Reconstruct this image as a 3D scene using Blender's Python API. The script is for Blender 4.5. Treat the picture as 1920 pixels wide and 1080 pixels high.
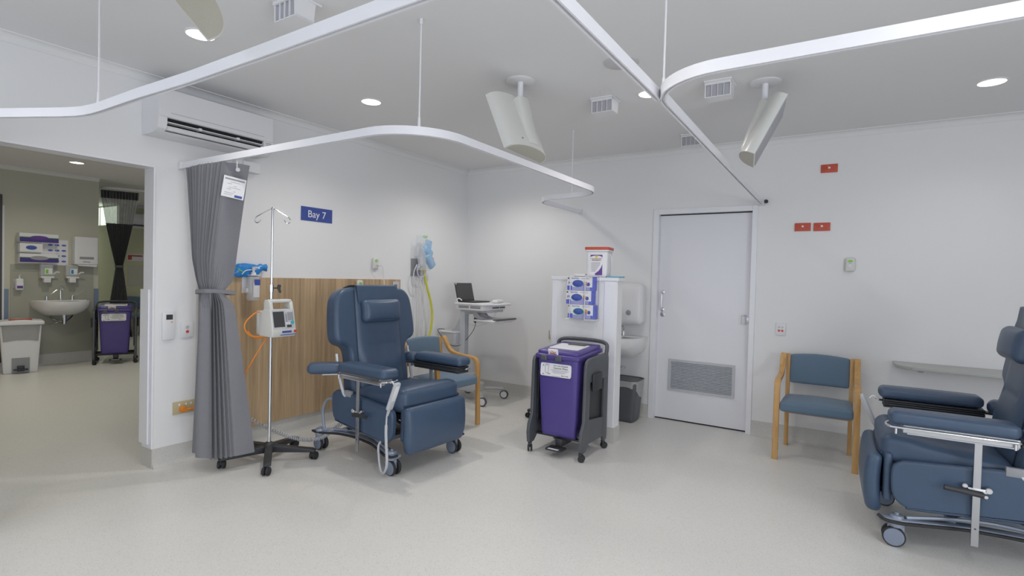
import bpy, bmesh, math, random
from mathutils import Vector, Matrix
random.seed(7)
PI = math.pi
R = math.radians
for o in list(bpy.data.objects):
    bpy.data.objects.remove(o, do_unlink=True)
S = bpy.context.scene
C = S.collection

# ------------------------------------------------------------------ camera
F_PX = 994.67
YAW, PITCH, ROLL = R(32.345), R(-1.1595), R(1.4422)
cam_data = bpy.data.cameras.new('camera')
cam_data.sensor_width = 36.0
cam_data.sensor_fit = 'HORIZONTAL'
cam_data.lens = 36.0 * F_PX / 1920.0
cam_data.clip_start = 0.05
cam = bpy.data.objects.new('camera', cam_data)
C.objects.link(cam)
fw = Vector((math.cos(YAW)*math.cos(PITCH), math.sin(YAW)*math.cos(PITCH), math.sin(PITCH)))
r0 = Vector((math.sin(YAW), -math.cos(YAW), 0))
u0 = r0.cross(fw)
rt = math.cos(ROLL)*r0 + math.sin(ROLL)*u0
up = -math.sin(ROLL)*r0 + math.cos(ROLL)*u0
mw = Matrix.Identity(4)
for i in range(3):
    mw[i][0] = rt[i]; mw[i][1] = up[i]; mw[i][2] = -fw[i]
mw.translation = Vector((-5.280, -4.030, 1.3872))
cam.matrix_world = mw
S.camera = cam

# ------------------------------------------------------------------ world, light, exposure
S.view_settings.view_transform = 'Standard'
S.view_settings.look = 'None'
S.view_settings.gamma = 1.0
S.view_settings.use_curve_mapping = False
S.view_settings.exposure = 0.31
w = bpy.data.worlds.new('world')
S.world = w
w.use_nodes = True
w.node_tree.nodes['Background'].inputs['Color'].default_value = (0.62, 0.75, 1.0, 1)
w.node_tree.nodes['Background'].inputs['Strength'].default_value = 0.6

def area(name, loc, rot, sx, sy, power, color):
    l = bpy.data.lights.new(name, 'AREA')
    l.shape = 'RECTANGLE'; l.size = sx; l.size_y = sy; l.energy = power; l.color = color
    o = bpy.data.objects.new(name, l); C.objects.link(o)
    o.location = loc; o.rotation_euler = rot
    return o
# daylight from the unseen west window; south light added to lift the bay wall
DAY_W = area('unseen_daylight', (-7.93, -1.9, 1.5), (0, R(-90), 0), 1.7, 3.2, 20, (0.90, 0.945, 1.0))
FILL_S = area('unseen_daylight', (-5.8, -7.43, 1.5), (R(90), 0, 0), 3.2, 1.7, 76, (0.92, 0.955, 1.0))
LAMP = 23.0          # watts of each main room downlight
LAMP_FAR = 26.5      # watts of each downlight in the neighbouring room

# ------------------------------------------------------------------ materials
def lin(c):
    c /= 255.0
    return c/12.92 if c <= 0.04045 else ((c+0.055)/1.055)**2.4
def P(r, g, b, k=1.7):
    return tuple(min(0.93, lin(v)*k) for v in (r, g, b))
MATS = {}
def mk(name, col, rough=0.5, metal=0.0, var=0.03, scale=30.0, bump=0.0, bscale=200.0, coat=0.0, trans=0.0, alpha=1.0, emit=None, spec=0.5, sheen=0.0):
    m = bpy.data.materials.new(name); m.use_nodes = True
    nt = m.node_tree; bs = nt.nodes['Principled BSDF']
    tc = nt.nodes.new('ShaderNodeTexCoord')
    no = nt.nodes.new('ShaderNodeTexNoise'); no.inputs['Scale'].default_value = scale; no.inputs['Detail'].default_value = 3
    nt.links.new(tc.outputs['Object'], no.inputs['Vector'])
    mx = nt.nodes.new('ShaderNodeMix'); mx.data_type = 'RGBA'
    mx.inputs['A'].default_value = (*[max(0, c*(1-var)) for c in col], 1)
    mx.inputs['B'].default_value = (*[min(1, c*(1+var)) for c in col], 1)
    nt.links.new(no.outputs['Fac'], mx.inputs['Factor'])
    nt.links.new(mx.outputs['Result'], bs.inputs['Base Color'])
    bs.inputs['Roughness'].default_value = rough
    bs.inputs['Metallic'].default_value = metal
    bs.inputs['Specular IOR Level'].default_value = spec
    if coat: bs.inputs['Coat Weight'].default_value = coat; bs.inputs['Coat Roughness'].default_value = 0.1
    if sheen: bs.inputs['Sheen Weight'].default_value = sheen
    if trans: bs.inputs['Transmission Weight'].default_value = trans
    if alpha < 1: bs.inputs['Alpha'].default_value = alpha
    if emit:
        bs.inputs['Emission Color'].default_value = (*emit[:3], 1); bs.inputs['Emission Strength'].default_value = emit[3]
    if bump:
        n2 = nt.nodes.new('ShaderNodeTexNoise'); n2.inputs['Scale'].default_value = bscale; n2.inputs['Detail'].default_value = 4
        nt.links.new(tc.outputs['Object'], n2.inputs['Vector'])
        bp = nt.nodes.new('ShaderNodeBump'); bp.inputs['Strength'].default_value = bump; bp.inputs['Distance'].default_value = 0.002
        nt.links.new(n2.outputs['Fac'], bp.inputs['Height']); nt.links.new(bp.outputs['Normal'], bs.inputs['Normal'])
    MATS[name] = m
    return m

WALL = mk('painted_wall', (0.82, 0.82, 0.825), 0.62, var=0.008, scale=2, bump=0.05, bscale=350)
CEIL = mk('painted_ceiling', (0.80, 0.80, 0.805), 0.8, var=0.008, scale=2)
TRIM = mk('gloss_trim', (0.84, 0.84, 0.88), 0.3, var=0.01)
DOORW = mk('door_paint', (0.80, 0.80, 0.84), 0.35, var=0.01, scale=3)
BEIGE = mk('beige_wall', (0.60, 0.59, 0.50), 0.7, var=0.02, scale=3)
BEIGE2 = mk('splash_panel_grey', (0.40, 0.40, 0.34), 0.45, var=0.02, scale=3)
YEL = mk('pale_yellow_wall', (0.66, 0.66, 0.46), 0.7, var=0.02, scale=3)
LEATH = mk('navy_vinyl', (0.056, 0.092, 0.155), 0.38, var=0.08, scale=8, bump=0.12, bscale=260, spec=0.5)
LEATHD = mk('navy_vinyl_seam', (0.02, 0.045, 0.09), 0.5)
FABR = mk('slate_blue_fabric', (0.135, 0.205, 0.285), 0.95, var=0.14, scale=260, bump=0.4, bscale=600, sheen=0.2)
CHROME = mk('chrome', (0.75, 0.76, 0.78), 0.14, 1.0)
STEEL = mk('brushed_steel', (0.52, 0.53, 0.55), 0.3, 1.0)
ALU = mk('painted_aluminium', (0.66, 0.69, 0.74), 0.35, 0.3)
GREYP = mk('grey_blue_powder_coat', (0.30, 0.34, 0.42), 0.4, 0.2)
WHEELG = mk('grey_wheel', (0.22, 0.26, 0.34), 0.45)
BLACK = mk('black_plastic', (0.035, 0.037, 0.042), 0.45)
RUBBER = mk('black_rubber', (0.03, 0.03, 0.033), 0.7)
DGREY = mk('charcoal_plastic', (0.09, 0.097, 0.108), 0.42)
WPLAS = mk('white_plastic', (0.78, 0.78, 0.80), 0.35, var=0.01)
CREAM = mk('cream_plastic', (0.68, 0.68, 0.64), 0.4, var=0.01)
LGREY = mk('light_grey_plastic', (0.52, 0.53, 0.56), 0.4)
MGREY = mk('mid_grey_plastic', (0.30, 0.31, 0.33), 0.45)
SCREEN = mk('dark_screen', (0.055, 0.055, 0.058), 0.3)
PURP = mk('purple_plastic', (0.085, 0.06, 0.26), 0.3, var=0.04, scale=6)
PURPD = mk('purple_print', (0.13, 0.06, 0.30), 0.5)
LABEL = mk('white_label', (0.82, 0.82, 0.84), 0.5, var=0.01)
INK = mk('black_ink', (0.05, 0.05, 0.06), 0.6)
INKG = mk('grey_ink', (0.35, 0.35, 0.37), 0.6)
RED = mk('red_plastic', (0.62, 0.07, 0.04), 0.4)
REDO = mk('orange_red_plastic', (0.58, 0.085, 0.045), 0.4)
ORANGE = mk('orange_plastic', (0.75, 0.25, 0.03), 0.4)
BLUE = mk('sign_blue', (0.05, 0.085, 0.33), 0.4)
BLUEP = mk('bright_blue_film', (0.03, 0.25, 0.66), 0.28, var=0.12, scale=20)
GREEN = mk('green_plastic', (0.20, 0.62, 0.06), 0.4)
TEAL = mk('teal_button', (0.05, 0.42, 0.47), 0.4)
SKIN = mk('printed_hand_tan', (0.62, 0.33, 0.2), 0.6)
GLOVEB = mk('nitrile_blue', (0.06, 0.11, 0.42), 0.5, var=0.25, scale=60)
BOXBL = mk('box_print_blue', (0.13, 0.16, 0.62), 0.5)
BOXLI = mk('box_print_lilac', (0.36, 0.37, 0.66), 0.5)
CURT = mk('grey_curtain_cloth', (0.225, 0.225, 0.245), 0.8, var=0.05, scale=40, bump=0.2, bscale=500, sheen=0.1)
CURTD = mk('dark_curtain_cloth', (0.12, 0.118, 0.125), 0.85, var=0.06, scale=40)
NET = mk('curtain_net', (0.72, 0.72, 0.72), 0.9, alpha=0.6)
CERAM = mk('white_ceramic', (0.80, 0.80, 0.80), 0.12, var=0.01, coat=0.4)
YELLOWC = mk('yellow_hose', (0.62, 0.62, 0.03), 0.4)
CLEAR = mk('clear_plastic', (0.85, 0.87, 0.9), 0.15, alpha=0.35)
BAGCL = mk('clear_film', (0.8, 0.85, 0.9), 0.2, alpha=0.22)
FILMB = mk('blue_tinted_film', (0.36, 0.58, 0.82), 0.3, alpha=0.72)
LILAC = mk('lilac_tube', (0.58, 0.54, 0.68), 0.35)
TUBEW = mk('white_tube', (0.66, 0.66, 0.72), 0.35)
BRASS = mk('brass', (0.5, 0.45, 0.25), 0.3, 0.8)
TAN = mk('beige_plate', (0.52, 0.44, 0.26), 0.45)
BINL = mk('grey_film_liner', (0.42, 0.42, 0.42), 0.35, alpha=0.9)
HEATC = mk('cream_shell', (0.74, 0.74, 0.71), 0.28, var=0.01)
HEATM = mk('beige_mesh', (0.52, 0.51, 0.44), 0.7, var=0.15, scale=300)
GRILL = mk('grey_grille', (0.42, 0.42, 0.46), 0.5)
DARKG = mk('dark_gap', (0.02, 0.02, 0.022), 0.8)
SLATE = mk('slate_blue_guard', (0.20, 0.26, 0.36), 0.5)
SHELFM = mk('grey_laminate', (0.46, 0.47, 0.45), 0.35)
GLOW = mk('lamp_glow', (1, 1, 1), 0.5, emit=(1.0, 0.97, 0.93, 6.0))
GLOWF = mk('lamp_glow_far', (1, 1, 1), 0.5, emit=(1.0, 0.97, 0.88, 5.0))
GLOWW = mk('daylight_window', (1, 1, 1), 0.5, emit=(0.85, 1.0, 0.80, 1.5))

def wood(name, c1, c2, c3, sx, sz, board=None, rough=0.45):
    m = bpy.data.materials.new(name); m.use_nodes = True
    nt = m.node_tree; bs = nt.nodes['Principled BSDF']; bs.inputs['Roughness'].default_value = rough
    tc = nt.nodes.new('ShaderNodeTexCoord'); mp = nt.nodes.new('ShaderNodeMapping')
    mp.inputs['Scale'].default_value = (sx, sx, sz)
    nt.links.new(tc.outputs['Object'], mp.inputs['Vector'])
    n = nt.nodes.new('ShaderNodeTexNoise'); n.inputs['Scale'].default_value = 1.0; n.inputs['Detail'].default_value = 6; n.inputs['Roughness'].default_value = 0.65
    nt.links.new(mp.outputs['Vector'], n.inputs['Vector'])
    cr = nt.nodes.new('ShaderNodeValToRGB')
    cr.color_ramp.elements[0].position = 0.32; cr.color_ramp.elements[0].color = (*c1, 1)
    cr.color_ramp.elements[1].position = 0.70; cr.color_ramp.elements[1].color = (*c3, 1)
    e = cr.color_ramp.elements.new(0.5); e.color = (*c2, 1)
    nt.links.new(n.outputs['Fac'], cr.inputs['Fac'])
    out = cr.outputs['Color']
    if board:
        mp2 = nt.nodes.new('ShaderNodeMapping'); mp2.inputs['Scale'].default_value = (board, 0, 0)
        nt.links.new(tc.outputs['Object'], mp2.inputs['Vector'])
        sp = nt.nodes.new('ShaderNodeSeparateXYZ'); nt.links.new(mp2.outputs['Vector'], sp.inputs[0])
        fl = nt.nodes.new('ShaderNodeMath'); fl.operation = 'FLOOR'; nt.links.new(sp.outputs[0], fl.inputs[0])
        wn = nt.nodes.new('ShaderNodeTexWhiteNoise'); wn.noise_dimensions = '1D'; nt.links.new(fl.outputs[0], wn.inputs['W'])
        mr = nt.nodes.new('ShaderNodeMapRange'); mr.inputs['To Min'].default_value = 0.86; mr.inputs['To Max'].default_value = 1.12
        nt.links.new(wn.outputs['Value'], mr.inputs['Value'])
        mm = nt.nodes.new('ShaderNodeVectorMath'); mm.operation = 'SCALE'
        nt.links.new(out, mm.inputs[0]); nt.links.new(mr.outputs[0], mm.inputs['Scale'])
        out = mm.outputs[0]
    nt.links.new(out, bs.inputs['Base Color'])
    return m
PANELW = wood('oak_laminate', (0.40, 0.275, 0.16), (0.52, 0.37, 0.22), (0.62, 0.455, 0.29), 38, 1.4, board=9.0)
BEECH = wood('beech_wood', (0.50, 0.27, 0.09), (0.60, 0.345, 0.125), (0.66, 0.40, 0.16), 30, 5, rough=0.35)

def vinyl(name, base, dark, light, rough, scale=170):
    m = bpy.data.materials.new(name); m.use_nodes = True
    nt = m.node_tree; bs = nt.nodes['Principled BSDF']; bs.inputs['Roughness'].default_value = rough
    tc = nt.nodes.new('ShaderNodeTexCoord')
    v = nt.nodes.new('ShaderNodeTexVoronoi'); v.inputs['Scale'].default_value = scale
    nt.links.new(tc.outputs['Object'], v.inputs['Vector'])
    sp = nt.nodes.new('ShaderNodeSeparateColor'); nt.links.new(v.outputs['Color'], sp.inputs[0])
    cr = nt.nodes.new('ShaderNodeValToRGB'); cr.color_ramp.interpolation = 'CONSTANT'
    cr.color_ramp.elements[0].position = 0; cr.color_ramp.elements[0].color = (*dark, 1)
    cr.color_ramp.elements[1].position = 0.10; cr.color_ramp.elements[1].color = (*base, 1)
    e = cr.color_ramp.elements.new(0.88); e.color = (*light, 1)
    nt.links.new(sp.outputs[0], cr.inputs['Fac'])
    n = nt.nodes.new('ShaderNodeTexNoise'); n.inputs['Scale'].default_value = 1.3; n.inputs['Detail'].default_value = 3
    nt.links.new(tc.outputs['Object'], n.inputs['Vector'])
    mr = nt.nodes.new('ShaderNodeMapRange'); mr.inputs['To Min'].default_value = 0.96; mr.inputs['To Max'].default_value = 1.03
    nt.links.new(n.outputs['Fac'], mr.inputs['Value'])
    mm = nt.nodes.new('ShaderNodeVectorMath'); mm.operation = 'SCALE'
    nt.links.new(cr.outputs['Color'], mm.inputs[0]); nt.links.new(mr.outputs[0], mm.inputs['Scale'])
    nt.links.new(mm.outputs[0], bs.inputs['Base Color'])
    return m
FLOORM = vinyl('speckled_floor_vinyl', (0.735, 0.725, 0.695), (0.64, 0.63, 0.60), (0.775, 0.765, 0.735), 0.38, 240)
SKIRT = vinyl('speckled_skirting_vinyl', (0.58, 0.57, 0.54), (0.50, 0.49, 0.47), (0.63, 0.62, 0.59), 0.5, 300)

# ------------------------------------------------------------------ mesh helpers
class G:
    def __init__(s, m=None):
        s.bm = bmesh.new(); s.m = m or Matrix.Identity(4)
    def _add(s, bm2, m=None):
        mm = s.m @ (m or Matrix.Identity(4))
        vs = [s.bm.verts.new(mm @ v.co) for v in bm2.verts]
        bm2.verts.index_update()
        flip = mm.determinant() < 0
        for f in bm2.faces:
            l = [vs[v.index] for v in f.verts]
            if flip: l.reverse()
            try: s.bm.faces.new(l)
            except ValueError: pass
        bm2.free(); return s
    def box(s, x0, x1, y0, y1, z0, z1, bev=0.0, seg=2, m=None):
        b = bmesh.new(); bmesh.ops.create_cube(b, size=1)
        for v in b.verts:
            v.co = Vector(((x0+x1)/2+v.co.x*(x1-x0), (y0+y1)/2+v.co.y*(y1-y0), (z0+z1)/2+v.co.z*(z1-z0)))
        if bev: bmesh.ops.bevel(b, geom=list(b.edges), offset=bev, segments=seg, profile=0.5, affect='EDGES')
        return s._add(b, m)
    def rbox(s, x0, x1, y0, y1, z0, z1, r=0.03, puff=(0, 0, 0), n=12, m=None, fn=None):
        # rounded, slightly puffed box
        b = bmesh.new(); bmesh.ops.create_cube(b, size=2)
        bmesh.ops.subdivide_edges(b, edges=list(b.edges), cuts=n, use_grid_fill=True)
        h = Vector(((x1-x0)/2, (y1-y0)/2, (z1-z0)/2)); c = Vector(((x0+x1)/2, (y0+y1)/2, (z0+z1)/2))
        r = min(r, min(h)*0.999)
        for v in b.verts:
            u = v.co.copy()
            # concentrate rows near the rims
            u2 = Vector([math.sin(t*PI/2) if abs(t) < 1 else t for t in u])
            p = Vector([u2[i]*h[i] for i in range(3)])
            q = Vector([max(-(h[i]-r), min(h[i]-r, p[i])) for i in range(3)])
            d = p-q
            if d.length > 1e-9: p = q + d.normalized()*r
            for i in range(3):
                j, k = (i+1) % 3, (i+2) % 3
                f = max(0, 1-u2[j]**2)*max(0, 1-u2[k]**2)
                p[i] += puff[i]*f*u2[i]
            v.co = p + c
            if fn: v.co = Vector(fn(v.co))
        return s._add(b, m)
    def cyl(s, p0, p1, r, r2=None, n=20, m=None, bev=0):
        p0 = Vector(p0); p1 = Vector(p1); d = p1-p0
        b = bmesh.new()
        bmesh.ops.create_cone(b, cap_ends=True, cap_tris=False, segments=n, radius1=r, radius2=r if r2 is None else r2, depth=d.length)
        if bev:
            bmesh.ops.bevel(b, geom=[e for e in b.edges if len(e.link_faces) == 2 and any(len(f.verts) > 4 for f in e.link_faces)], offset=bev, segments=3, affect='EDGES')
        q = d.to_track_quat('Z', 'Y').to_matrix().to_4x4(); q.translation = (p0+p1)/2
        b.transform(q)
        return s._add(b, m)
    def tube(s, pts, r, n=8, smooth=6, m=None, closed=False, squash=None):
        pts = [Vector(p) for p in pts]
        if smooth and len(pts) > 2: pts = cat(pts, smooth)
        b = bmesh.new(); rings = []
        prev = None
        for i, p in enumerate(pts):
            t = (pts[min(i+1, len(pts)-1)] - pts[max(i-1, 0)])
            t = t.normalized() if t.length > 1e-9 else Vector((0, 0, 1))
            if prev is None:
                a = Vector((0, 0, 1)) if abs(t.z) < 0.9 else Vector((1, 0, 0))
                nrm = (a - t*a.dot(t)).normalized()
            else:
                nrm = prev - t*prev.dot(t)
                nrm = nrm.normalized() if nrm.length > 1e-6 else prev
            prev = nrm; bi = t.cross(nrm)
            rr = r[min(i, len(r)-1)] if isinstance(r, (list, tuple)) else r
            rings.append([b.verts.new(p + nrm*math.cos(2*PI*k/n)*rr + bi*math.sin(2*PI*k/n)*rr*(squash or 1)) for k in range(n)])
        for A, B in zip(rings, rings[1:]):
            for k in range(n): b.faces.new((A[k], A[(k+1) % n], B[(k+1) % n], B[k]))
        b.faces.new(list(reversed(rings[0]))); b.faces.new(rings[-1])
        bmesh.ops.recalc_face_normals(b, faces=list(b.faces))
        return s._add(b, m)
    def prism(s, poly, axis, a, bb, bev=0.0, seg=3, m=None):
        # poly: 2D points; axis 'x': (y,z), 'y': (x,z), 'z': (x,y)
        def P3(p, t):
            return {'x': (t, p[0], p[1]), 'y': (p[0], t, p[1]), 'z': (p[0], p[1], t)}[axis]
        b = bmesh.new()
        lo = [b.verts.new(P3(p, a)) for p in poly]; hi = [b.verts.new(P3(p, bb)) for p in poly]
        n = len(poly)
        f0 = b.faces.new(lo); f1 = b.faces.new(list(reversed(hi)))
        for i in range(n): b.faces.new((lo[(i+1) % n], lo[i], hi[i], hi[(i+1) % n]))
        bmesh.ops.recalc_face_normals(b, faces=list(b.faces))
        if bev:
            ed = list(set(f0.edges) | set(f1.edges))
            bmesh.ops.bevel(b, geom=ed, offset=bev, segments=seg, profile=0.5, affect='EDGES')
        return s._add(b, m)
    def lathe(s, prof, c=(0, 0, 0), n=28, m=None, sx=1.0, sy=1.0, cap=True):
        b = bmesh.new(); rings = []
        for (r, z) in prof:
            rings.append([b.verts.new((c[0]+r*sx*math.cos(2*PI*k/n), c[1]+r*sy*math.sin(2*PI*k/n), c[2]+z)) for k in range(n)])
        for A, B in zip(rings, rings[1:]):
            for k in range(n): b.faces.new((A[k], A[(k+1) % n], B[(k+1) % n], B[k]))
        if cap:
            b.faces.new(list(reversed(rings[0]))); b.faces.new(rings[-1])
        bmesh.ops.recalc_face_normals(b, faces=list(b.faces))
        return s._add(b, m)
    def ball(s, c, r, m=None, n=14):
        b = bmesh.new(); bmesh.ops.create_uvsphere(b, u_segments=n+4, v_segments=n, radius=1)
        rr = r if isinstance(r, (tuple, list)) else (r, r, r)
        for v in b.verts: v.co = Vector((c[0]+v.co.x*rr[0], c[1]+v.co.y*rr[1], c[2]+v.co.z*rr[2]))
        return s._add(b, m)
    def grid(s, fn, nu, nv, thick=0.0, m=None):
        b = bmesh.new()
        V = [[b.verts.new(fn(i/nu, j/nv)) for j in range(nv+1)] for i in range(nu+1)]
        for i in range(nu):
            for j in range(nv): b.faces.new((V[i][j], V[i+1][j], V[i+1][j+1], V[i][j+1]))
        if thick:
            bmesh.ops.recalc_face_normals(b, faces=list(b.faces))
            bmesh.ops.solidify(b, geom=list(b.faces), thickness=thick)
        return s._add(b, m)
    def quads(s, coords, faces):
        vs = [s.bm.verts.new(s.m @ Vector(c)) for c in coords]
        for f in faces: s.bm.faces.new([vs[i] for i in f])
        return s
    def out(s, name, mat, parent=None, ang=38, wn=False, flat=False):
        me = bpy.data.meshes.new(name); s.bm.normal_update(); s.bm.to_mesh(me); s.bm.free()
        if not flat:
            me.shade_smooth(); me.set_sharp_from_angle(angle=R(ang))
        me.materials.append(mat)
        o = bpy.data.objects.new(name, me); C.objects.link(o)
        if parent is not None: o.parent = parent
        if wn:
            md = o.modifiers.new('wn', 'WEIGHTED_NORMAL'); md.keep_sharp = True
        return o
def cat(pts, k):
    out = []
    for i in range(len(pts)-1):
        p0 = pts[max(i-1, 0)]; p1 = pts[i]; p2 = pts[i+1]; p3 = pts[min(i+2, len(pts)-1)]
        for j in range(k):
            t = j/k
            out.append(0.5*((2*p1)+(-p0+p2)*t+(2*p0-5*p1+4*p2-p3)*t*t+(-p0+3*p1-3*p2+p3)*t**3))
    out.append(pts[-1]); return out
def T(x=0, y=0, z=0, rx=0, ry=0, rz=0):
    return Matrix.Translation((x, y, z)) @ Matrix.Rotation(R(rz), 4, 'Z') @ Matrix.Rotation(R(ry), 4, 'Y') @ Matrix.Rotation(R(rx), 4, 'X')
def thing(name, label, category, loc=(0, 0, 0), rz=0, group=None):
    o = bpy.data.objects.new(name, None); C.objects.link(o)
    o.empty_display_size = 0.1; o.location = loc; o.rotation_euler = (0, 0, R(rz))
    o['label'] = label; o['category'] = category
    if group: o['group'] = group
    return o
def tag(o, label, category, group=None, kind=None):
    o['label'] = label; o['category'] = category
    if group: o['group'] = group
    if kind: o['kind'] = kind
    return o
def struct(o):
    o['kind'] = 'structure'; return o
def dup(root, loc, rz, label, name=None):
    r = root.copy(); C.objects.link(r); r.location = loc; r.rotation_euler = (0, 0, R(rz)); r['label'] = label
    for ch in list(root.children):
        c = ch.copy(); C.objects.link(c); c.parent = r
        for g in list(ch.children):
            d = g.copy(); C.objects.link(d); d.parent = c
    return r
def rrect(x0, x1, y0, y1, r, n=5):
    pts = []
    for cx, cy, a0 in ((x1-r, y1-r, 0), (x0+r, y1-r, 90), (x0+r, y0+r, 180), (x1-r, y0+r, 270)):
        for i in range(n+1):
            a = R(a0+90*i/n); pts.append((cx+r*math.cos(a), cy+r*math.sin(a)))
    return pts
def offset_path(path, th):
    L, Rr = [], []
    for i, p in enumerate(path):
        a = Vector(path[max(i-1, 0)]); b = Vector(path[min(i+1, len(path)-1)])
        t = (b-a).normalized(); n = Vector((-t.y, t.x))
        L.append(tuple(Vector(p)+n*th/2)); Rr.append(tuple(Vector(p)-n*th/2))
    return L + list(reversed(Rr))
def cat2(path, k=6):
    return [(v.x, v.y) for v in cat([Vector((p[0], p[1], 0)) for p in path], k)]
def text(name, s, size, m, mat, parent, align='CENTER', ext=0.0006):
    cu = bpy.data.curves.new(name, 'FONT'); cu.body = s; cu.size = size; cu.align_x = align; cu.align_y = 'CENTER'; cu.extrude = ext
    t = bpy.data.objects.new(name, cu); C.objects.link(t)
    bpy.context.view_layer.update()
    me = bpy.data.meshes.new_from_object(t.evaluated_get(bpy.context.evaluated_depsgraph_get()))
    bpy.data.objects.remove(t, do_unlink=True); bpy.data.curves.remove(cu)
    me.transform(m)
    me.materials.clear(); me.materials.append(mat)
    me.name = name
    o = bpy.data.objects.new(name, me); C.objects.link(o); o.parent = parent
    return o
def front(x, y, z):   # text standing upright facing local -Y
    return T(x, y, z, rx=90)

H = 2.683
# ------------------------------------------------------------------ structure
def sbox(name, mat, *a, **k):
    return struct(G().box(*a, **k).out(name, mat, flat=True))
sbox('floor', FLOORM, -8.2, 3.2, -7.7, 12.2, -0.1, 0)
sbox('ceiling', CEIL, -8.2, 3.2, -7.7, 12.2, H, H+0.1)
# bay wall y=0..0.13 with the wide opening on its left
OPX = -3.512
g = G(); g.box(OPX, 0.15, 0, 0.13, 0, H); g.box(-5.3, OPX, 0, 0.13, 2.089, H); g.box(-8.2, -5.3, 0, 0.13, 0, H)
struct(g.out('wall_back', WALL, flat=True))
# door wall x=0
DY0, DY1 = -2.412, -3.272
g = G(); g.box(0, 0.15, DY0+.02, 0, 0, H); g.box(0, 0.15, -7.6, DY1-.02, 0, H); g.box(0, 0.15, DY1-.02, DY0+.02, 2.075, H)
struct(g.out('wall_right', WALL, flat=True))
def window_wall(name, axis, at, spans, lo, hi, z0, z1):
    g = G()
    def bx(a, b, c, d):
        if axis == 'x': g.box(at[0], at[1], a, b, c, d)
        else: g.box(a, b, at[0], at[1], c, d)
    bx(lo, hi, 0, z0); bx(lo, hi, z1, H)
    cur = lo
    for (a, b) in spans:
        bx(cur, a, z0, z1); cur = b
    bx(cur, hi, z0, z1)
    return struct(g.out(name, WALL, flat=True))
window_wall('wall_left', 'x', (-8.15, -8.0), [(-3.6, -0.2)], -7.6, 0.13, 0.6, 2.4)
window_wall('wall_front', 'y', (-7.65, -7.5), [(-7.8, -4.4)], -8.15, 0.15, 0.6, 2.4)
def winframe(name, axis, at, a, b, z0, z1):
    g = G(); n = 4
    for i in range(n+1):
        t = a+(b-a)*i/n
        if axis == 'x': g.box(at-.03, at+.03, t-.025, t+.025, z0, z1)
        else: g.box(t-.025, t+.025, at-.03, at+.03, z0, z1)
    for z in (z0+.025, z1-.025):
        if axis == 'x': g.box(at-.03, at+.03, a, b, z-.025, z+.025)
        else: g.box(a, b, at-.03, at+.03, z-.025, z+.025)
    return struct(g.out(name, TRIM, flat=True))
winframe('window_1', 'x', -8.07, -3.6, -0.2, 0.6, 2.4)
winframe('added_window_2', 'y', -7.57, -7.8, -4.4, 0.6, 2.4)  # unseen window added to go with the south fill light
# cornices: small coves where walls meet the ceiling
def cove(name, pts2, axis, a, b):
    return struct(G().prism(pts2, axis, a, b).out(name, TRIM if False else CEIL, ang=60))
arc = [(0.06-0.06*math.cos(R(t)), -0.05*math.sin(R(t))) for t in range(0, 91, 18)]
cp = [(0, 0)] + [(-0.06+0.052*(1-math.cos(R(t))), -0.052*math.sin(R(t))) for t in range(0, 91, 15)][::1]
prof = [(0.0, 0.0), (-0.062, 0.0), (-0.060, -0.006)] + [(-0.056+0.046*math.sin(R(t)), -0.006-0.036*(1-math.cos(R(t)))) for t in range(0, 91, 15)] + [(-0.006, -0.048), (0.0, -0.048)]
struct(G().prism([(p[0], H+p[1]) for p in prof], 'x', -8.0, 0).out('trim_1', CEIL, ang=25))
struct(G().prism([(p[0], H+p[1]) for p in prof], 'y', -7.5, 0).out('trim_2', CEIL, ang=25))
# coved vinyl skirting
BH = 0.134
def skirt_prof(s=1, h=BH):
    return [(0, 0), (-0.035*s, 0), (-0.018*s, 0.008), (-0.008*s, 0.028), (-0.006*s, h), (0, h)]
struct(G().prism(skirt_prof(), 'x', OPX-0.006, 0).out('baseboard_back', SKIRT, ang=60))
g = G(); g.prism(skirt_prof(), 'y', DY0+0.05, 0); g.prism(skirt_prof(), 'y', -7.5, DY1-0.045)
struct(g.out('baseboard_right', SKIRT, ang=60))
# opening jamb: white lining, skirting return and the stepped corner guard
g = G(); g.box(OPX-0.014, OPX, -0.004, 0.134, BH, 2.089, bev=0.003); g.box(-5.3, OPX-0.014, -0.004, 0.134, 2.075, 2.089)
struct(g.out('trim_3', TRIM, flat=True))
g = G(); g.box(OPX-0.006-0.02, OPX-0.0141, 0.03, 0.15, BH+0.03, 1.24, bev=0.003)
struct(g.out('trim_4', TRIM, flat=True))
struct(G().box(OPX-0.010, OPX-0.0, -0.006, 0.136, 0, BH+0.001).out('baseboard_jamb', SKIRT, flat=True))

# sliding door in the right wall
door = struct(G().box(0.05, 0.09, DY1, DY0, 0.012, 2.043, bev=0.002).out('door_1', DOORW, flat=True))
g = G()
g.box(-0.014, 0.10, DY0, DY0+0.055, 0, 2.10, bev=0.002)
g.box(-0.014, 0.10, DY1-0.045, DY1, 0, 2.10, bev=0.002)
g.box(-0.0139, 0.0999, DY1+0.0005, DY0-0.0005, 2.052, 2.0995)
g.box(0.046, 0.06, DY1, DY1+0.008, 0, 2.05); 
fr = g.out('door_frame', TRIM, door, flat=True)
G().box(0.045, 0.088, DY1, DY0, 2.043, 2.052).out('top_gap', DARKG, door, flat=True)
G().box(0.051, 0.09, DY1, DY0, 0.0, 0.012).out('bottom_gap', DARKG, door, flat=True)
g = G(); y0, y1, z0, z1 = -3.158, -2.538, 0.300, 0.612
for a in ((y0, y1, z0, z0+.024), (y0, y1, z1-.024, z1), (y0, y0+.024, z0+.024, z1-.024), (y1-.024, y1, z0+.024, z1-.024)): g.box(0.038, 0.052, *a)
gr = g.out('door_grille', LGREY, door, flat=True)
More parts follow.
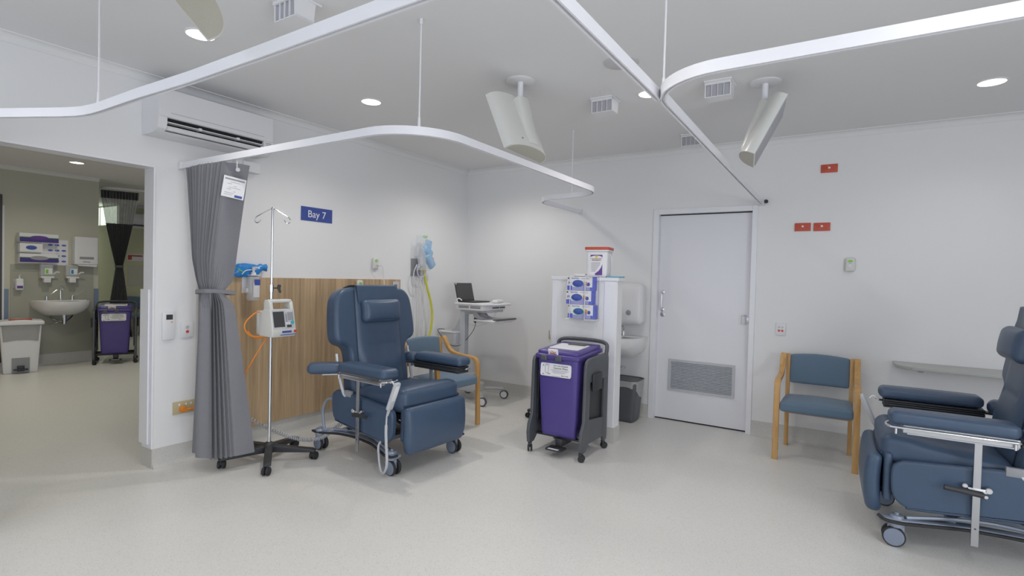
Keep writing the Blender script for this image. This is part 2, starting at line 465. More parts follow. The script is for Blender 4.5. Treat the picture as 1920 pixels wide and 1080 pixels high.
G().box(0.0485, 0.0499, y0+.02, y1-.02, z0+.02, z1-.02).out('grille_backing', MGREY, gr, flat=True)
g = G(); ns = 17
for i in range(ns):
    zc = z0+.026+(z1-z0-.052)*(i+.5)/ns
    g.box(-.007, .0055, y0+.024, y1-.024, -.0022, .0022, m=T(0.0435, 0, zc, ry=-32))
g.out('grille_slats', ALU, gr, flat=True)
g = G()
g.tube([(0.05, -2.456, 1.28), (0.018, -2.456, 1.275), (0.008, -2.456, 1.25), (0.006, -2.456, 1.19), (0.008, -2.456, 1.13), (0.018, -2.456, 1.105), (0.05, -2.456, 1.10)], 0.007)
g.lathe([(0.020, 0), (0.020, 0.004), (0.010, 0.008)], m=T(0.05, -2.456, 1.278, ry=-90)); g.lathe([(0.020, 0), (0.020, 0.004), (0.010, 0.008)], m=T(0.05, -2.456, 1.102, ry=-90))
g.out('door_handle', CHROME, door)
G().lathe([(0.024, 0), (0.024, 0.003), (0.019, 0.006), (0.008, 0.007)], m=T(0.05, -2.458, 1.052, ry=-90)).out('door_lock', STEEL, door)
g = G(); g.tube([(0.034, -3.238, 1.085), (0.012, -3.205, 1.085), (0.012, -3.205, 1.005), (0.034, -3.238, 1.005), (0.034, -3.238, 1.085)], 0.0045, smooth=0)
g.box(0.036, 0.052, -3.268, -3.238, 1.020, 1.075, bev=0.003)
g.out('door_latch', STEEL, door)

# ------------------------------------------------------------------ neighbouring room seen through the opening
YS = 5.335
g = G(); g.box(-2.97, -1.93, YS, 8.7, 0, H); g.box(-6.2, -2.97, YS+0.0, YS+0.13, 2.1, H); g.box(-6.2, -3.9, YS, YS+.13, 0, 2.1)
struct(g.out('wall_sink', BEIGE, flat=True))
g = G(); g.box(-0.38, 3.2, 8.55, 8.7, 0, H); g.box(-0.38, -0.26, 8.7, 12.1, 0, 2.28); g.box(-0.38, -0.26, 8.7, 12.1, 2.66, H); g.box(-3.9, 3.2, 12.05, 12.2, 0, H)
struct(g.out('wall_far', YEL, flat=True))
g = G(); g.box(3.05, 3.2, 0.13, 8.6, 0, H); g.box(-8.2, -6.1, 0.13, 12.1, 0, H)
struct(g.out('wall_east', BEIGE, flat=True))
win = struct(G().box(-0.36, -0.34, 8.7, 12.05, 2.28, 2.66).out('window_3', GLOWW, flat=True))
g = G()
for y in (8.75, 9.6, 10.5, 11.3, 12.0): g.box(-0.385, -0.35, y-.02, y+.02, 2.28, 2.66)
g.out('window_frame', TRIM, win, flat=True)
struct(G().prism([(p[0]+YS, H+p[1]) for p in prof], 'x', -6.0, -1.93).out('trim_5', CEIL, ang=25))
struct(G().prism([(p[0]+8.55, H+p[1]) for p in prof], 'x', -0.38, 3.05).out('trim_6', CEIL, ang=25))
g = G(); g.prism([(p[0]+YS, p[1]) for p in skirt_prof(h=.16)], 'x', -2.97, -1.93)
g.prism([(p[0]+8.55, p[1]) for p in skirt_prof(h=.16)], 'x', -0.38, 3.05)
struct(g.out('baseboard_far', SKIRT, ang=60))
struct(G().box(-2.905, -1.99, YS-0.008, YS, 0.16, 1.396).out('trim_7', BEIGE2, flat=True))
g = G(); g.box(-2.972, -2.922, YS-0.012, YS, 0.16, 1.066); g.box(-1.982, -1.926, YS-0.012, YS, 0.16, 1.066)
struct(g.out('trim_8', SLATE, flat=True))
g = G(); g.box(-3.03, -2.97, YS-.02, YS+.14, 0, 2.1); g.box(-3.9, -2.97, YS-.02, YS+.14, 2.1, 2.16); 
door2 = struct(g.out('door_2', TRIM, flat=True))
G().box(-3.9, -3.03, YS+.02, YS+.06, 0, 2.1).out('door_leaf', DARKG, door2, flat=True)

# ------------------------------------------------------------------ ceiling lights
def downlight(x, y, label, glow, r=0.068, group='round ceiling downlights', f=1.0):
    t = thing('ceiling_downlight', label, 'ceiling light', (x, y, H), 0, group)
    prof = [(r+.012, -0.0005), (r+.012, -0.004), (r+.002, -0.007), (r, -0.002), (r, -0.0005)]
    G().lathe(prof, cap=False).out('rim', WPLAS, t)
    G().lathe([(0.0, -0.0045), (r, -0.0045), (r, -0.001), (0, -0.001)], cap=False).out('lamp', glow, t)
    l = bpy.data.lights.new('downlight_beam', 'SPOT')
    l.energy = (LAMP if glow is GLOW else LAMP_FAR)*f; l.spot_size = R(150); l.spot_blend = 1.0; l.shadow_soft_size = 0.05
    l.color = (1.0, 0.955, 0.90) if glow is GLOW else (1.0, 0.95, 0.80)
    lo = bpy.data.objects.new('downlight_beam', l); C.objects.link(lo); lo.location = (x, y, H-0.06)
    return t
for x, y, l in [(-3.725, -0.973, 'glowing round downlight in the ceiling above the wall air conditioner, beside a white hanging unit'),
                (-2.47, -0.955, 'glowing round downlight over the blue bay sign, between two suspended white rails'),
                (-0.851, -0.901, 'glowing round downlight low in the view beside the hanging unit in front of the corner'),
                (-1.665, -2.824, 'glowing round downlight partly covered by the long straight curtain rail'),
                (-0.875, -4.747, 'glowing round downlight at the far right of the ceiling')]:
    downlight(x, y, l, GLOW, f={-3.725: .45, -0.875: .35, -1.665: .85}.get(x, 1.15))
for x, y in [(-3.9, -3.1), (-3.6, -4.6), (-5.2, -5.4), (-5.0, -0.97), (-6.6, -3.4)]:  # unseen lamps added; the left one brightens the floor by the opening
    downlight(x, y, 'unseen downlight added to the ceiling outside the photographed corner of the ward', GLOW, f=.45 if x == -5.0 else 1.0, group='added ceiling downlights outside the view')
downlight(-2.589, 4.148, 'glowing round downlight in the room beyond the opening', GLOWF)
for x, y in [(-4.3, 1.5), (-3.2, 2.9), (0.6, 6.6), (-4.6, 4.4), (0.2, 3.2), (-1.0, 10.5)]:  # unseen lamps added to brighten the next room
    downlight(x, y, 'unseen downlight added to the room beyond the opening, hidden behind the wall', GLOWF, group='added unseen downlights of the next room')

# ceiling air diffusers
def diffuser(x, y, label, rz=0):
    t = thing('ceiling_diffuser', label, 'ceiling vent', (x, y, H), rz, 'small square ceiling diffusers')
    G().box(-.075, .095, -.088, .082, -.012, -0.0005, bev=.002).out('plate', WPLAS, t, flat=True)
    g = G()
    for a, b in ((-.080, -.073), (.073, .080)): g.prism([(-.05, -.012), (.065, -.012), (.055, -.100), (-.046, -.100)], 'y', a, b)
    g.box(-.046, .055, -.080, .080, -.104, -.099); g.box(.05, .06, -.076, .076, -.100, -.012); g.box(-.056, -.044, -.080, .080, -.026, -.012)
    g.out('hood', WPLAS, t, flat=True)
    g = G()
    for k in range(4):
        yc = -.0555+.037*k
        g.box(-.042, -.038, yc-.016, yc+.016, -.099, -.026)
    g.out('grille', GRILL, t, flat=True)
    for k in range(3):
        yc = -.037+.037*k
        G().box(-.050, -.038, yc-.002, yc+.002, -.099, -.026).out('divider', WPLAS, t, flat=True)
    return t
diffuser(-1.70, -2.51, 'small white slotted ceiling diffuser between the hanging unit and the straight rail')
diffuser(-1.655, -3.285, 'small white slotted ceiling diffuser inside the bend of the right curtain rail')
diffuser(-0.47, -2.825, 'small white slotted ceiling diffuser nearest the door wall, behind the straight rail')
diffuser(-3.69, -1.745, 'small white slotted ceiling diffuser above the left curtain rail')
tag(G().lathe([(0, -.008), (.095, -.008), (.105, -.004), (.105, -.0005), (0, -.0005)], m=T(-2.257, -2.846, H), cap=False).out('ceiling_speaker', LABEL if False else mk('speaker_mesh', (.62, .62, .63), .8, var=.1, scale=400)),
    'flat round white speaker grille set in the ceiling beside the straight rail', 'speaker')

# hanging units on ceiling poles
def hang_unit(mx, my, yaw, tilt, w, h, cz, off, pole_z, label):
    t = thing('hanging_unit', label, 'ceiling unit', (mx, my, H), 0, 'tilted ceiling-hung units')
    G().lathe([(0, -.012), (.085, -.012), (.095, -.006), (.095, -.0005), (0, -.0005)], cap=False).out('ceiling_plate', WPLAS, t)
    G().cyl((0, 0, -.01), (0, 0, pole_z-H-.08), .019).out('pole', TRIM, t)
    u = Vector((math.cos(yaw), math.sin(yaw), 0)); n0 = u.cross(Vector((0, 0, 1)))
    n = n0*math.cos(tilt) - Vector((0, 0, 1))*math.sin(tilt); v = n.cross(u); v = v if v.z > 0 else -v
    c = Vector((0, 0, cz-H)) + n0*off
    M = Matrix.Identity(4)
    for i in range(3): M[i][0] = u[i]; M[i][1] = n[i]; M[i][2] = v[i]; M[i][3] = c[i]
    dep = .095
    prof = [(w/2*math.cos(R(a)), -.008-dep*max(0, math.sin(R(a)))**.8) for a in range(0, 181, 9)]
    prof = [(w/2, 0)] + prof + [(-w/2, 0)]
    G(M).prism(prof, 'z', -h/2, h/2).out('shell', HEATC, t, ang=50)
    G(M).prism([(p[0]*.93, p[1]*.93-.006) for p in prof], 'z', -h/2-.002, -h/2+.006).out('lower_cap', HEATM, t, ang=50)
    G(M).prism([(p[0]*.93, p[1]*.93-.006) for p in prof], 'z', h/2-.006, h/2+.002).out('upper_cap', HEATM, t, ang=50)
    G(M).box(-w/2+.015, w/2-.015, -.001, .004, -h/2+.015, h/2-.015, bev=.002).out('front_panel', MGREY if False else GRILL, t, flat=True)
    # saddle between pole and shell
    p2 = [(.075*math.cos(R(a)), -.04-(dep-.03)*max(0, math.sin(R(a)))**.35) for a in range(0, 181, 15)]
    g = G(); g.prism([(.075, -.04)] + p2 + [(-.075, -.04)], 'z', -h/2+.03, h/2-.03)
    for v_ in g.bm.verts:
        k = (v_.co.z+h/2)/h
        if v_.co.y < -.041: v_.co.y -= .055*k**.8
    g.bm.transform(M); g.out('mount_cover', HEATC, t, ang=50)
    G(M).lathe([(0, -.002), (.006, -.002), (.006, .006), (0, .006)], m=T(.13, -.012-dep*.82, -h/2+.05, rx=65), cap=False).out('screw_slot', MGREY, t)
    return t
hang_unit(-2.294, -2.165, 3.175, .403, .4935, .377, 2.357, .037, 2.485, 'white curved-back unit hung from the ceiling in front of the room corner, seen from behind')
hang_unit(-1.519, -3.538, .1536, .461, .4285, .384, 2.352, .035, 2.465, 'white curved-back unit hung from the ceiling near the right rail, its flat grey front showing')
hang_unit(-4.51, -2.305, R(224), .42, .49, .377, 2.335, .037, 2.485, 'white curved-back unit at the top left, cut off by the frame')

# ------------------------------------------------------------------ curtain rails
def rail(path, label, rods, zb=2.095, zt=2.137, w=.022, ends=()):
    t = thing('curtain_rail', label, 'curtain rail', (0, 0, 0), 0, 'suspended white curtain rails')
    g = G(); b = bmesh.new()
    L = []
    n = len(path)
    rings = []
    for i, p in enumerate(path):
        a = Vector(path[max(i-1, 0)]); c = Vector(path[min(i+1, n-1)]); tt = (c-a).normalized(); nn = Vector((-tt.y, tt.x))
        p = Vector(p)
        sec = [(-w/2, zb), (-w/2, zt), (w/2, zt), (w/2, zb), (w/2-.006, zb), (w/2-.006, zb+.012), (-w/2+.006, zb+.012), (-w/2+.006, zb)]
        rings.append([b.verts.new((*(p+nn*s0), z)) for s0, z in sec])
    for A, B in zip(rings, rings[1:]):
        for k in range(8): b.faces.new((A[k], A[(k+1) % 8], B[(k+1) % 8], B[k]))
    b.faces.new(rings[0]); b.faces.new(list(reversed(rings[-1])))
    bmesh.ops.recalc_face_normals(b, faces=list(b.faces))
    g._add(b); g.out('rail', TRIM, t, ang=35)
    for (x, y) in rods:
        g = G(); g.cyl((x, y, zt-.004), (x, y, H-.001), .0045, n=12); g.cyl((x, y, zt-.002), (x, y, zt+.05), .009, .0065, n=12)
        g.cyl((x, y, H-.03), (x, y, H-.001), .009, n=12)
        g.out('suspension_rod', WPLAS, t)
    for (x, y) in ends:
        G().box(x-.02, x+.02, y-.02, y+.02, zb-.004, zt+.006, bev=.003).out('wall_bracket', WPLAS, t, flat=True)
    return t
def corner(p, cx, cy, r, a0, a1, n=10):
    for i in range(n+1):
        a = R(a0+(a1-a0)*i/n); p.append((cx+r*math.cos(a), cy+r*math.sin(a)))
    return p
# bay rail: from back wall out, round, and back by an S to the door wall
p = [(-3.355, -0.002), (-3.36, -.5), (-3.363, -1.0), (-3.366, -1.92)]
p = corner(p, -3.026, -1.92, .34, 180, 270)
p += [(-2.5, -2.262), (-1.9, -2.262), (-1.36, -2.262)]
p = corner(p, -1.36, -1.992, .27, 270, 350)
p = corner(p, -.80, -1.86, .28, 176, 92) if False else corner(p, -.78, -1.83, .28, 180, 90)
p += [(-.3, -1.55), (-.002, -1.55)]
rail(p, 'white curtain rail curving round the numbered bay with the grey curtain on it', [(-3.255, -2.165), (-1.085, -1.965)], ends=[(-.022, -1.55), (-3.355, -.022)])
p = [(-4.85, -.022), (-4.62, -.40), (-4.42, -.76)]
p = [(-4.70, -.002), (-4.55, -.31), (-4.43, -.56), (-4.29, -.85), (-4.262, -.92), (-4.246, -.98), (-4.238, -1.05), (-4.235, -1.12), (-4.235, -1.5), (-4.225, -1.9), (-4.23, -2.4), (-4.24, -3.0), (-4.245, -3.36)]
rail(p, 'white curtain rail crossing the top left above the opening and the air conditioner', [(-4.236, -1.10)], ends=[])
rail([(-3.2, -3.375), (-4.25, -3.375), (-6.2, -3.38)], 'straight white curtain rail running from the rail junction out over the camera', [(-4.9, -3.377)])
p = [(-.002, -3.350), (-1.5, -3.365), (-3.14, -3.385)]
p = corner(p, -3.14, -3.645, .26, 90, 180)
p += [(-3.40, -4.4), (-3.385, -5.4), (-3.37, -7.4)]
rail(p, 'white curtain rail from above the door frame turning toward the right edge of the photo', [(-3.19, -3.39)], ends=[(-.022, -3.35)])
o = G().cyl((-.001, -3.385, 2.125), (-.02, -3.385, 2.125), .010, n=16).cyl((-.02, -3.385, 2.125), (-.05, -3.385, 2.125), .016, n=16, bev=.003).out('wall_stop', BLACK)
tag(o, 'small black knob on the wall beside the end of the rail above the door', 'knob')

# ------------------------------------------------------------------ curtains
def curtain(name, label, loc, rz, rows, mat, group=None, xs=1):
    # rows: (z, start y, length along the wall-to-room run, length of the turned front panel)
    t = thing(name, label, 'curtain', loc, rz, group)
    d = Vector((math.cos(R(17)), -math.sin(R(17)))); nrm = Vector((-d.y, d.x))
    def prof(z):
        for (z0, *a), (z1, *b) in zip(rows, rows[1:]):
            if z1 <= z <= z0:
                k = (z0-z)/(z0-z1); k = k**.9
                return [p+(q-p)*k for p, q in zip(a, b)]
        return list(rows[-1][1:])
    zt, zm, zb = rows[0][0], rows[1][0], rows[-1][0]
    def point(u, z):
        y0, yl, xl = prof(z)
        A = .56
        up_ = max(0, min(1, (z-zm+.12)/.35)); lo_ = 1-up_
        if u < A:
            q = u/A
            a = 1-abs(((q*13) % 1)-.5)*2
            x = (a-.5)*.085*up_ + .014*math.sin(q*PI*3)*lo_ - .02*math.sin(q*PI)
            return Vector((x, y0-q*yl))
        q = (u-A)/(1-A)
        c = Vector((0, y0-yl))
        # low down, pleats fan out in the first part of the panel
        a = 1-abs(((q*9) % 1)-.5)*2
        fade = max(0, 1-q/.55)**.6 if q < .55 else 0
        off = (a-.3)*.055*lo_*fade*(1 if z < zm else .3) - .014*math.sin(q*PI)
        return c + d*(q*xl) - nrm*(-off)
    def fn(u, v):
        z = zb+(zt-zb)*v
        p = point(u, z)
        tie = math.exp(-((z-zm)/.05)**2)
        return (p.x*(1-.5*tie), p.y, z)
    g = G(); g.grid(fn, 240, 56, thick=.004)
    g.out('cloth', mat, t, ang=50)
    y0, yl, xl = prof(zm)
    e = Vector((0, y0-yl))+d*xl
    pts = [Vector((-.03, y0+.01)), Vector((-.045, y0-yl*.5)), Vector((-.035, y0-yl-.01)), Vector((.02, y0-yl-.04)), e*.6+Vector((0, y0-yl))*.4+Vector((0, -.028)), e+Vector((.012, -.012)), e+Vector((.015, .02)), Vector((.06, y0-yl*.4)), Vector((.035, y0+.015)), Vector((-.03, y0+.01))]
    pl_ = cat([Vector((p.x, p.y, 0)) for p in pts], 5)
    def band(u, v):
        i = u*(len(pl_)-1); k = min(len(pl_)-2, int(i)); f = i-k
        q = pl_[k].lerp(pl_[k+1], f)
        return (q.x, q.y, zm-.013+.026*v+.010*math.sin(u*6))
    b = G(); b.grid(band, 60, 2, thick=.002); b.out('tie_band', mat, t, ang=60)
    return t
cur = curtain('privacy_curtain', 'gathered grey curtain tied at the waist beside the opening, hanging from the bay rail',
              (-3.35, 0, 0), 0, [(2.088, -.155, .435, .135), (1.235, -.28, .13, .13), (.105, -.195, .245, .275)], CURT)
d_ = Vector((math.cos(R(17)), -math.sin(R(17)), 0))
for k in range(8): G().box(-.004, .004, -.17-.058*k-.004, -.17-.058*k+.004, 2.080, 2.094).out('glider', WPLAS, cur, flat=True)
CM = T(0, -.59, 0, rz=-17)       # local x runs along the turned front panel, -y faces the room
hb = G(CM); hb.cyl((.055, -.024, 2.045), (.055, -.034, 2.045), .013); hb.cyl((.055, -.008, 2.05), (.055, -.010, 2.10), .004); hb.box(.051, .059, -.03, -.006, 2.04, 2.05); hb.out('hook_button', WPLAS, cur)
KM = CM @ T(.040, -.022, 1.925, ry=8)
G(KM).box(-.072, .062, 0, .002, -.068, .068).out('care_card', LABEL, cur, flat=True)
G(KM).box(-.064, .054, -.0006, 0, .046, .056).out('title_bar', MGREY, cur, flat=True)
g = G(KM)
for k, (a, b) in enumerate([(-.03, .03), (-.045, -.02), (-.008, .012), (-.035, .035), (-.045, -.02), (-.005, .008), (-.055, .0), (-.055, -.01)]): g.box(a, b, -.0006, 0, .032-.012*k, .0345-.012*k)
g.out('fine_print', INKG, cur, flat=True)
G(KM).box(.006, .052, -.0006, 0, -.062, -.046).out('logo_strip', BLUE, cur, flat=True)
curtain('privacy_curtain', 'grey curtain whose lower corner shows at the far left edge',
              (-4.46, 0, 0), 0, [(2.088, -.10, .34, -.12), (1.235, -.2, .13, -.10), (.06, -.035, .34, -.15)], CURT)
g = None

# curtain of the next room (net header, dark body)
t = thing('privacy_curtain', 'dark curtain with a see-through net top, tied in the room beyond the opening', 'curtain', (-1.60, 5.50, 0), -20)
def cfn(hw, z0, z1, w0, w1, amp=.03, folds=12):
    def fn(u, v):
        z = z0+(z1-z0)*v; w_ = w0+(w1-w0)*v
        return ((u-.5)*w_, amp*math.sin(u*2*PI*folds)*.6, z)
    return fn
G().grid(cfn(0, 2.44, 2.56, .46, .47), 140, 4, thick=.003).out('header', CURTD, t, ang=60)
G().grid(cfn(0, 2.06, 2.44, .34, .45), 140, 6, thick=.002).out('net', NET, t, ang=60)
G().grid(cfn(0, 1.40, 2.06, .09, .34), 140, 14, thick=.003).out('upper_cloth', CURTD, t, ang=60)
G().grid(cfn(0, .3, 1.40, .36, .09), 140, 16, thick=.003).out('lower_cloth', CURTD, t, ang=60)
G().lathe([(.05, 1.38), (.055, 1.39), (.055, 1.41), (.05, 1.42)]).out('tie_band', CURTD, t)
G().tube([(-.23, .10, 2.60), (-.2, .02, 2.60), (-.1, 0, 2.60), (.2, 0, 2.60), (.6, .0, 2.60), (1.6, .0, 2.60)], .02).out('rail', TRIM, t)
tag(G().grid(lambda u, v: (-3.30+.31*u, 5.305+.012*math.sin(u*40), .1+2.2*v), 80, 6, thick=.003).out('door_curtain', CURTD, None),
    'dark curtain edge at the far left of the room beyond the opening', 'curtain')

# ------------------------------------------------------------------ air conditioner on the bay wall
t = thing('air_conditioner', 'white split-system air conditioner high on the wall beside the opening', 'air conditioner', (-3.195, -.002, 2.28))
L2 = .405
full = [(0, 0), (0, .30), (-.185, .30), (-.212, .288), (-.2195, .24), (-.2195, .060), (-.205, .026), (-.175, .006), (-.15, 0)]
g = G()
for a, b in ((-L2, -L2+.055), (L2-.075, L2)): g.prism(full, 'x', a, b)
g.prism([(0, 0), (0, .30), (-.185, .30), (-.212, .288), (-.2195, .24), (-.2195, .100), (-.13, .092), (-.13, .026), (-.19, .012), (-.175, .004), (-.15, 0)], 'x', -L2+.0551, L2-.0751)
g.out('housing', WPLAS, t, ang=30)
G().prism([(-.2197, .102), (-.2245, .104), (-.2245, .245), (-.216, .287), (-.212, .287), (-.2197, .245)], 'x', -L2+.002, L2-.002).out('front_panel', WPLAS, t, ang=30)
G().box(-L2+.075, L2-.075, -.2262, -.224, .130, .134).out('groove', LGREY, t, flat=True)
G().prism([(-.206, .0975), (-.1305, .0910), (-.1305, .028), (-.150, .030)], 'x', -L2+.056, L2-.076).out('outlet_shade', DARKG, t, flat=True)  # near-black wedge fills the outlet slot as painted shade
G().prism([(-.214, .074), (-.150, .064), (-.150, .061), (-.214, .069)], 'x', -L2+.06, L2-.08).out('upper_vane', WPLAS, t, flat=True)
G().prism([(-.222, .036), (-.216, .046), (-.135, .030), (-.135, .0265), (-.19, .018), (-.21, .020)], 'x', -L2+.057, L2-.077).out('lower_vane', WPLAS, t, flat=True)
for xx in (-.135, .135):
    g = G(); g.box(xx-.010, xx+.010, -.215, -.16, .062, .082, bev=.003); g.out('vane_bracket', WPLAS, t, flat=True)
text('lettering', 'MITSUBISHI', .0095, front(.368, -.2203, .088), INKG, t)
text('lettering', 'ELECTRIC', .0095, front(.368, -.2203, .076), INKG, t)
o = G().box(-2.935, -2.795, -.075, -.002, 2.155, 2.235, bev=.003).box(-2.985, -2.925, -.06, -.002, 2.205, 2.279, bev=.003).out('conduit_cover', WPLAS, flat=True)
tag(o, 'small white pipe cover box on the wall under the right end of the air conditioner', 'conduit cover')

# ------------------------------------------------------------------ wood-look wall panel
o = G().box(-3.219, -1.162, -.022, -.001, BH, 1.333, bev=.0015).out('wall_panel', PANELW, flat=True)
tag(o, 'oak-look laminate wall panel behind the blue recliner', 'wall panel')

# ------------------------------------------------------------------ items on the bay wall
t = thing('bay_sign', 'dark blue sign reading Bay 7 in white on the back wall', 'sign', (-2.207, -.001, 1.90))
G().box(-.164, .164, -.004, 0, -.061, .061).out('plate', BLUE, t, flat=True)
text('lettering', 'Bay 7', .088, front(-.002, -.0045, -.002), LABEL, t)

t = thing('remote_control', 'white wall-mounted air conditioner remote with a small grey screen, left of the switch plate', 'remote', (-3.427, -.001, .985))
G().box(-.04, .04, -.018, 0, -.098, .098, bev=.006).out('holder', WPLAS, t)
G().box(-.018, .024, -.0195, -.0175, .045, .08).out('screen', SCREEN, t, flat=True)
G().box(.012, .024, -.0195, -.0175, .024, .03).out('button', ORANGE, t, flat=True)
t = thing('call_switch', 'white switch plate with one red button by the grey curtain', 'switch', (-3.300, -.001, .95))
G().box(-.042, .042, -.010, 0, -.056, .056, bev=.003).out('plate', WPLAS, t)
G().cyl((0, -.010, -.013), (0, -.015, -.013), .010).out('button', RED, t)
G().lathe([(.009, 0), (.012, 0), (.012, .002), (.009, .002)], m=T(0, -.0105, .018, rx=90)).out('indicator', LGREY, t)
t = thing('power_outlet', 'beige double power outlet with an orange plug, low beside the grey curtain', 'power outlet', (-3.305, -.001, .392))
G().box(-.085, .085, -.012, 0, -.045, .045, bev=.003).out('plate', TAN, t)
g = G(); g.cyl((-.025, -.012, -.010), (-.025, -.045, -.010), .024, .019, bev=.004); g.tube([(-.02, -.035, -.012), (.01, -.04, -.014), (.03, -.042, -.015)], .009); g.out('plug', ORANGE, t)
g = G()
for x in (-.045, .0, .035): g.box(x-.006, x+.006, -.0145, -.012, .014, .030, bev=.001)
g.out('rocker', WPLAS, t, flat=True)

def nurse_box(name, label, loc, rz, plug=False, h=.118, w=.072):
    t = thing(name, label, 'call point', loc, rz, 'white call points with a green mark')
    G().rbox(-w/2, w/2, -.028, -.001, -h/2, h/2, r=.016, n=8).out('housing', CREAM, t)
    g = G(); pts = [(.020*math.cos(R(a)), .016*math.sin(R(a))) for a in range(0, 181, 20)]
    g.prism([(p[0], p[1]+h/2-.036) for p in pts], 'y', -.0295, -.027); g.out('green_mark', GREEN, t, flat=True)
    G().box(-.010, .010, -.0293, -.027, h/2-.047, h/2-.042).out('print', INKG, t, flat=True)
    if not plug: G().lathe([(.012, 0), (.014, .002), (.012, .004)], m=T(0, -.027, -.012, rx=90)).out('socket', WPLAS, t)
    return t
cpt = nurse_box('call_point', 'white call point with a green mark and a white plug, above the wood panel', (-1.515, -.001, 1.490), 0, True)
nurse_box('call_point', 'white call point with a green mark, its lower part behind the recliner top', (-1.732, -.0225, 1.262), 0)
nurse_box('call_point', 'white call point with a green mark alone on the wall right of the door', (-.001, -4.038, 1.563), -90)
CC = T(.015, -.029, -.014)
G(CC).cyl((0, -.002, 0), (.0, -.030, 0), .013, .009, bev=.003).out('plug', WPLAS, cpt)
G(CC).tube([(0, -.03, 0), (.02, -.04, -.005), (.045, -.035, -.04), (.06, -.03, -.13), (.062, -.035, -.2), (.045, -.04, -.30), (.02, -.04, -.42)], .0035).out('call_cord', WPLAS, cpt)
t = thing('data_socket', 'small grey wall socket with a dark port near the right end of the wood panel', 'socket', (-1.235, -.0225, 1.262))
G().box(-.045, .045, -.010, 0, -.05, .05, bev=.003).out('plate', LGREY, t); G().box(-.03, .008, -.012, -.009, -.03, .018).out('port', SCREEN, t, flat=True)

# hand sanitiser
t = thing('sanitiser_dispenser', 'clear pump bottle of hand sanitiser in a white bracket on the wood panel', 'hand sanitiser', (-2.852, -.0225, 1.16))
g = G(); g.box(-.055, .030, -.006, 0, .05, .20, bev=.002); g.box(-.03, .05, -.088, 0, .188, .197, bev=.002); g.box(-.05, -.03, -.06, 0, .06, .09); g.out('bracket', WPLAS, t)
G().rbox(-.040, .045, -.090, -.030, -.01, .185, r=.02, n=8).out('bottle', CLEAR, t)
G().box(-.012, .038, -.0925, -.0895, .02, .13).out('label', LABEL, t, flat=True)
G().box(-.004, .042, -.0945, -.0915, .115, .16).out('blue_label', GLOVEB, t, flat=True)
g = G(); g.cyl((.005, -.060, .197), (.005, -.060, .215), .020, .018); g.cyl((.005, -.060, .215), (.005, -.060, .245), .010, .008); g.tube([(.005, -.060, .25), (.02, -.075, .253), (.04, -.085, .246)], .007); g.cyl((.005, -.060, .24), (.005, -.060, .256), .012); g.out('pump', WPLAS, t)
# wipes packet
t = thing('wipes_packet', 'crumpled bright blue wipes packet with a green band on top of the wood panel', 'packet', (-2.85, -.036, 1.336))
def pk(u, v):
    a = v*2*PI
    x = -.15+.30*u
    e = min(1, 7*u+.10)*(1 if u < .62 else max(.34, 1-2.3*(u-.62)) if u < .86 else .34+.7*(u-.86)*2.2)
    h = .056*e; d = .032*(.25+.75*min(1, 5*u+.1, 5*(1-u)+.5))
    cz = .05 + (0.028 if u > .7 else 0)*min(1, (u-.7)/.12 if u > .7 else 0) - .022*max(0, .14-u)/.14
    return (x*.93+.002*math.sin(5*a), d*math.cos(a)*(1+.03*math.sin(22*u+2*a)), max(.0, cz+h*math.sin(a)*(1+.05*math.sin(13*u+2*a))))
G().grid(pk, 40, 28).out('packet', BLUEP, t, ang=70)
G().grid(lambda u, v: (-.132+.05*u+.02*v, -.035-.003*math.sin(u*6), .050-.016*v+.02*(1-u)), 6, 3, thick=.001).out('green_band', GREEN, t)
G().tube([(-.085, -.037, .022), (-.06, -.039, .048), (-.03, -.039, .056), (.03, -.037, .062)], .004, squash=1.2).out('resealable_flap', LABEL, t)

# oxygen / suction outlet plate with bagged tubing
t = thing('gas_outlet_panel', 'grey medical gas outlet plate with brass valves on the back wall', 'gas outlet', (-.895, -.001, 1.48))
G().box(-.095, .055, -.010, 0, -.105, .085, bev=.003).out('plate', MGREY, t, flat=True)
g = G(); g.cyl((0, -.010, -.045), (0, -.03, -.045), .04, bev=.004); g.out('knob', MGREY, t)
g = G(); g.cyl((0, -.03, -.005), (0, -.075, -.005), .014); g.cyl((-.045, -.06, -.005), (.045, -.06, -.005), .010); g.cyl((0, -.055, -.005), (0, -.055, .08), .006); g.cyl((0, -.06, -.005), (0, -.065, -.05), .009); g.out('valve', BRASS, t)
g = G(); g.ball((-.04, -.062, -.004), .016); g.ball((.04, -.062, -.004), .016); g.out('valve_cap', CREAM, t)
t = thing('tubing_bag', 'clear plastic bag of blue and white breathing masks hanging over the gas outlet', 'bag', (-.86, -.07, 1.58))
def sheet(x0, x1, z0, z1, y, cr=.012, sk=0, n=14):
    return lambda u, v: (x0+(x1-x0)*u+sk*(1-v)+.008*math.sin(v*9), y-cr*math.sin(u*PI)*(.6+.5*math.sin(v*7+u*3))-.004*math.sin(u*17+v*11), z0+(z1-z0)*v)
G().grid(sheet(-.13, .085, -.14, .235, -.012, .03, .02), 14, 20, thick=.001).out('clear_bag', BAGCL, t, ang=80)
G().rbox(-.05, .05, -.036, -.012, .05, .20, r=.015, puff=(.005, .012, 0), n=8, m=T(.012, 0, 0, ry=12)).out('blue_mask', FILMB, t)
G().rbox(-.09, .06, -.05, -.012, -.02, .08, r=.03, puff=(.01, .015, .01), n=8, m=T(0.02, 0, .03, ry=35)).out('mask_cup', FILMB, t)
G().rbox(-.085, .01, -.04, -.008, -.10, .11, r=.03, puff=(.0, .012, .0), n=8).out('white_mask', CLEAR, t)
G().rbox(-.05, .05, -.062, -.02, -.09, .09, r=.03, puff=(.0, .012, .0), n=8, m=T(.055, 0, -.035, ry=-38)).out('clear_mask', FILMB, t)
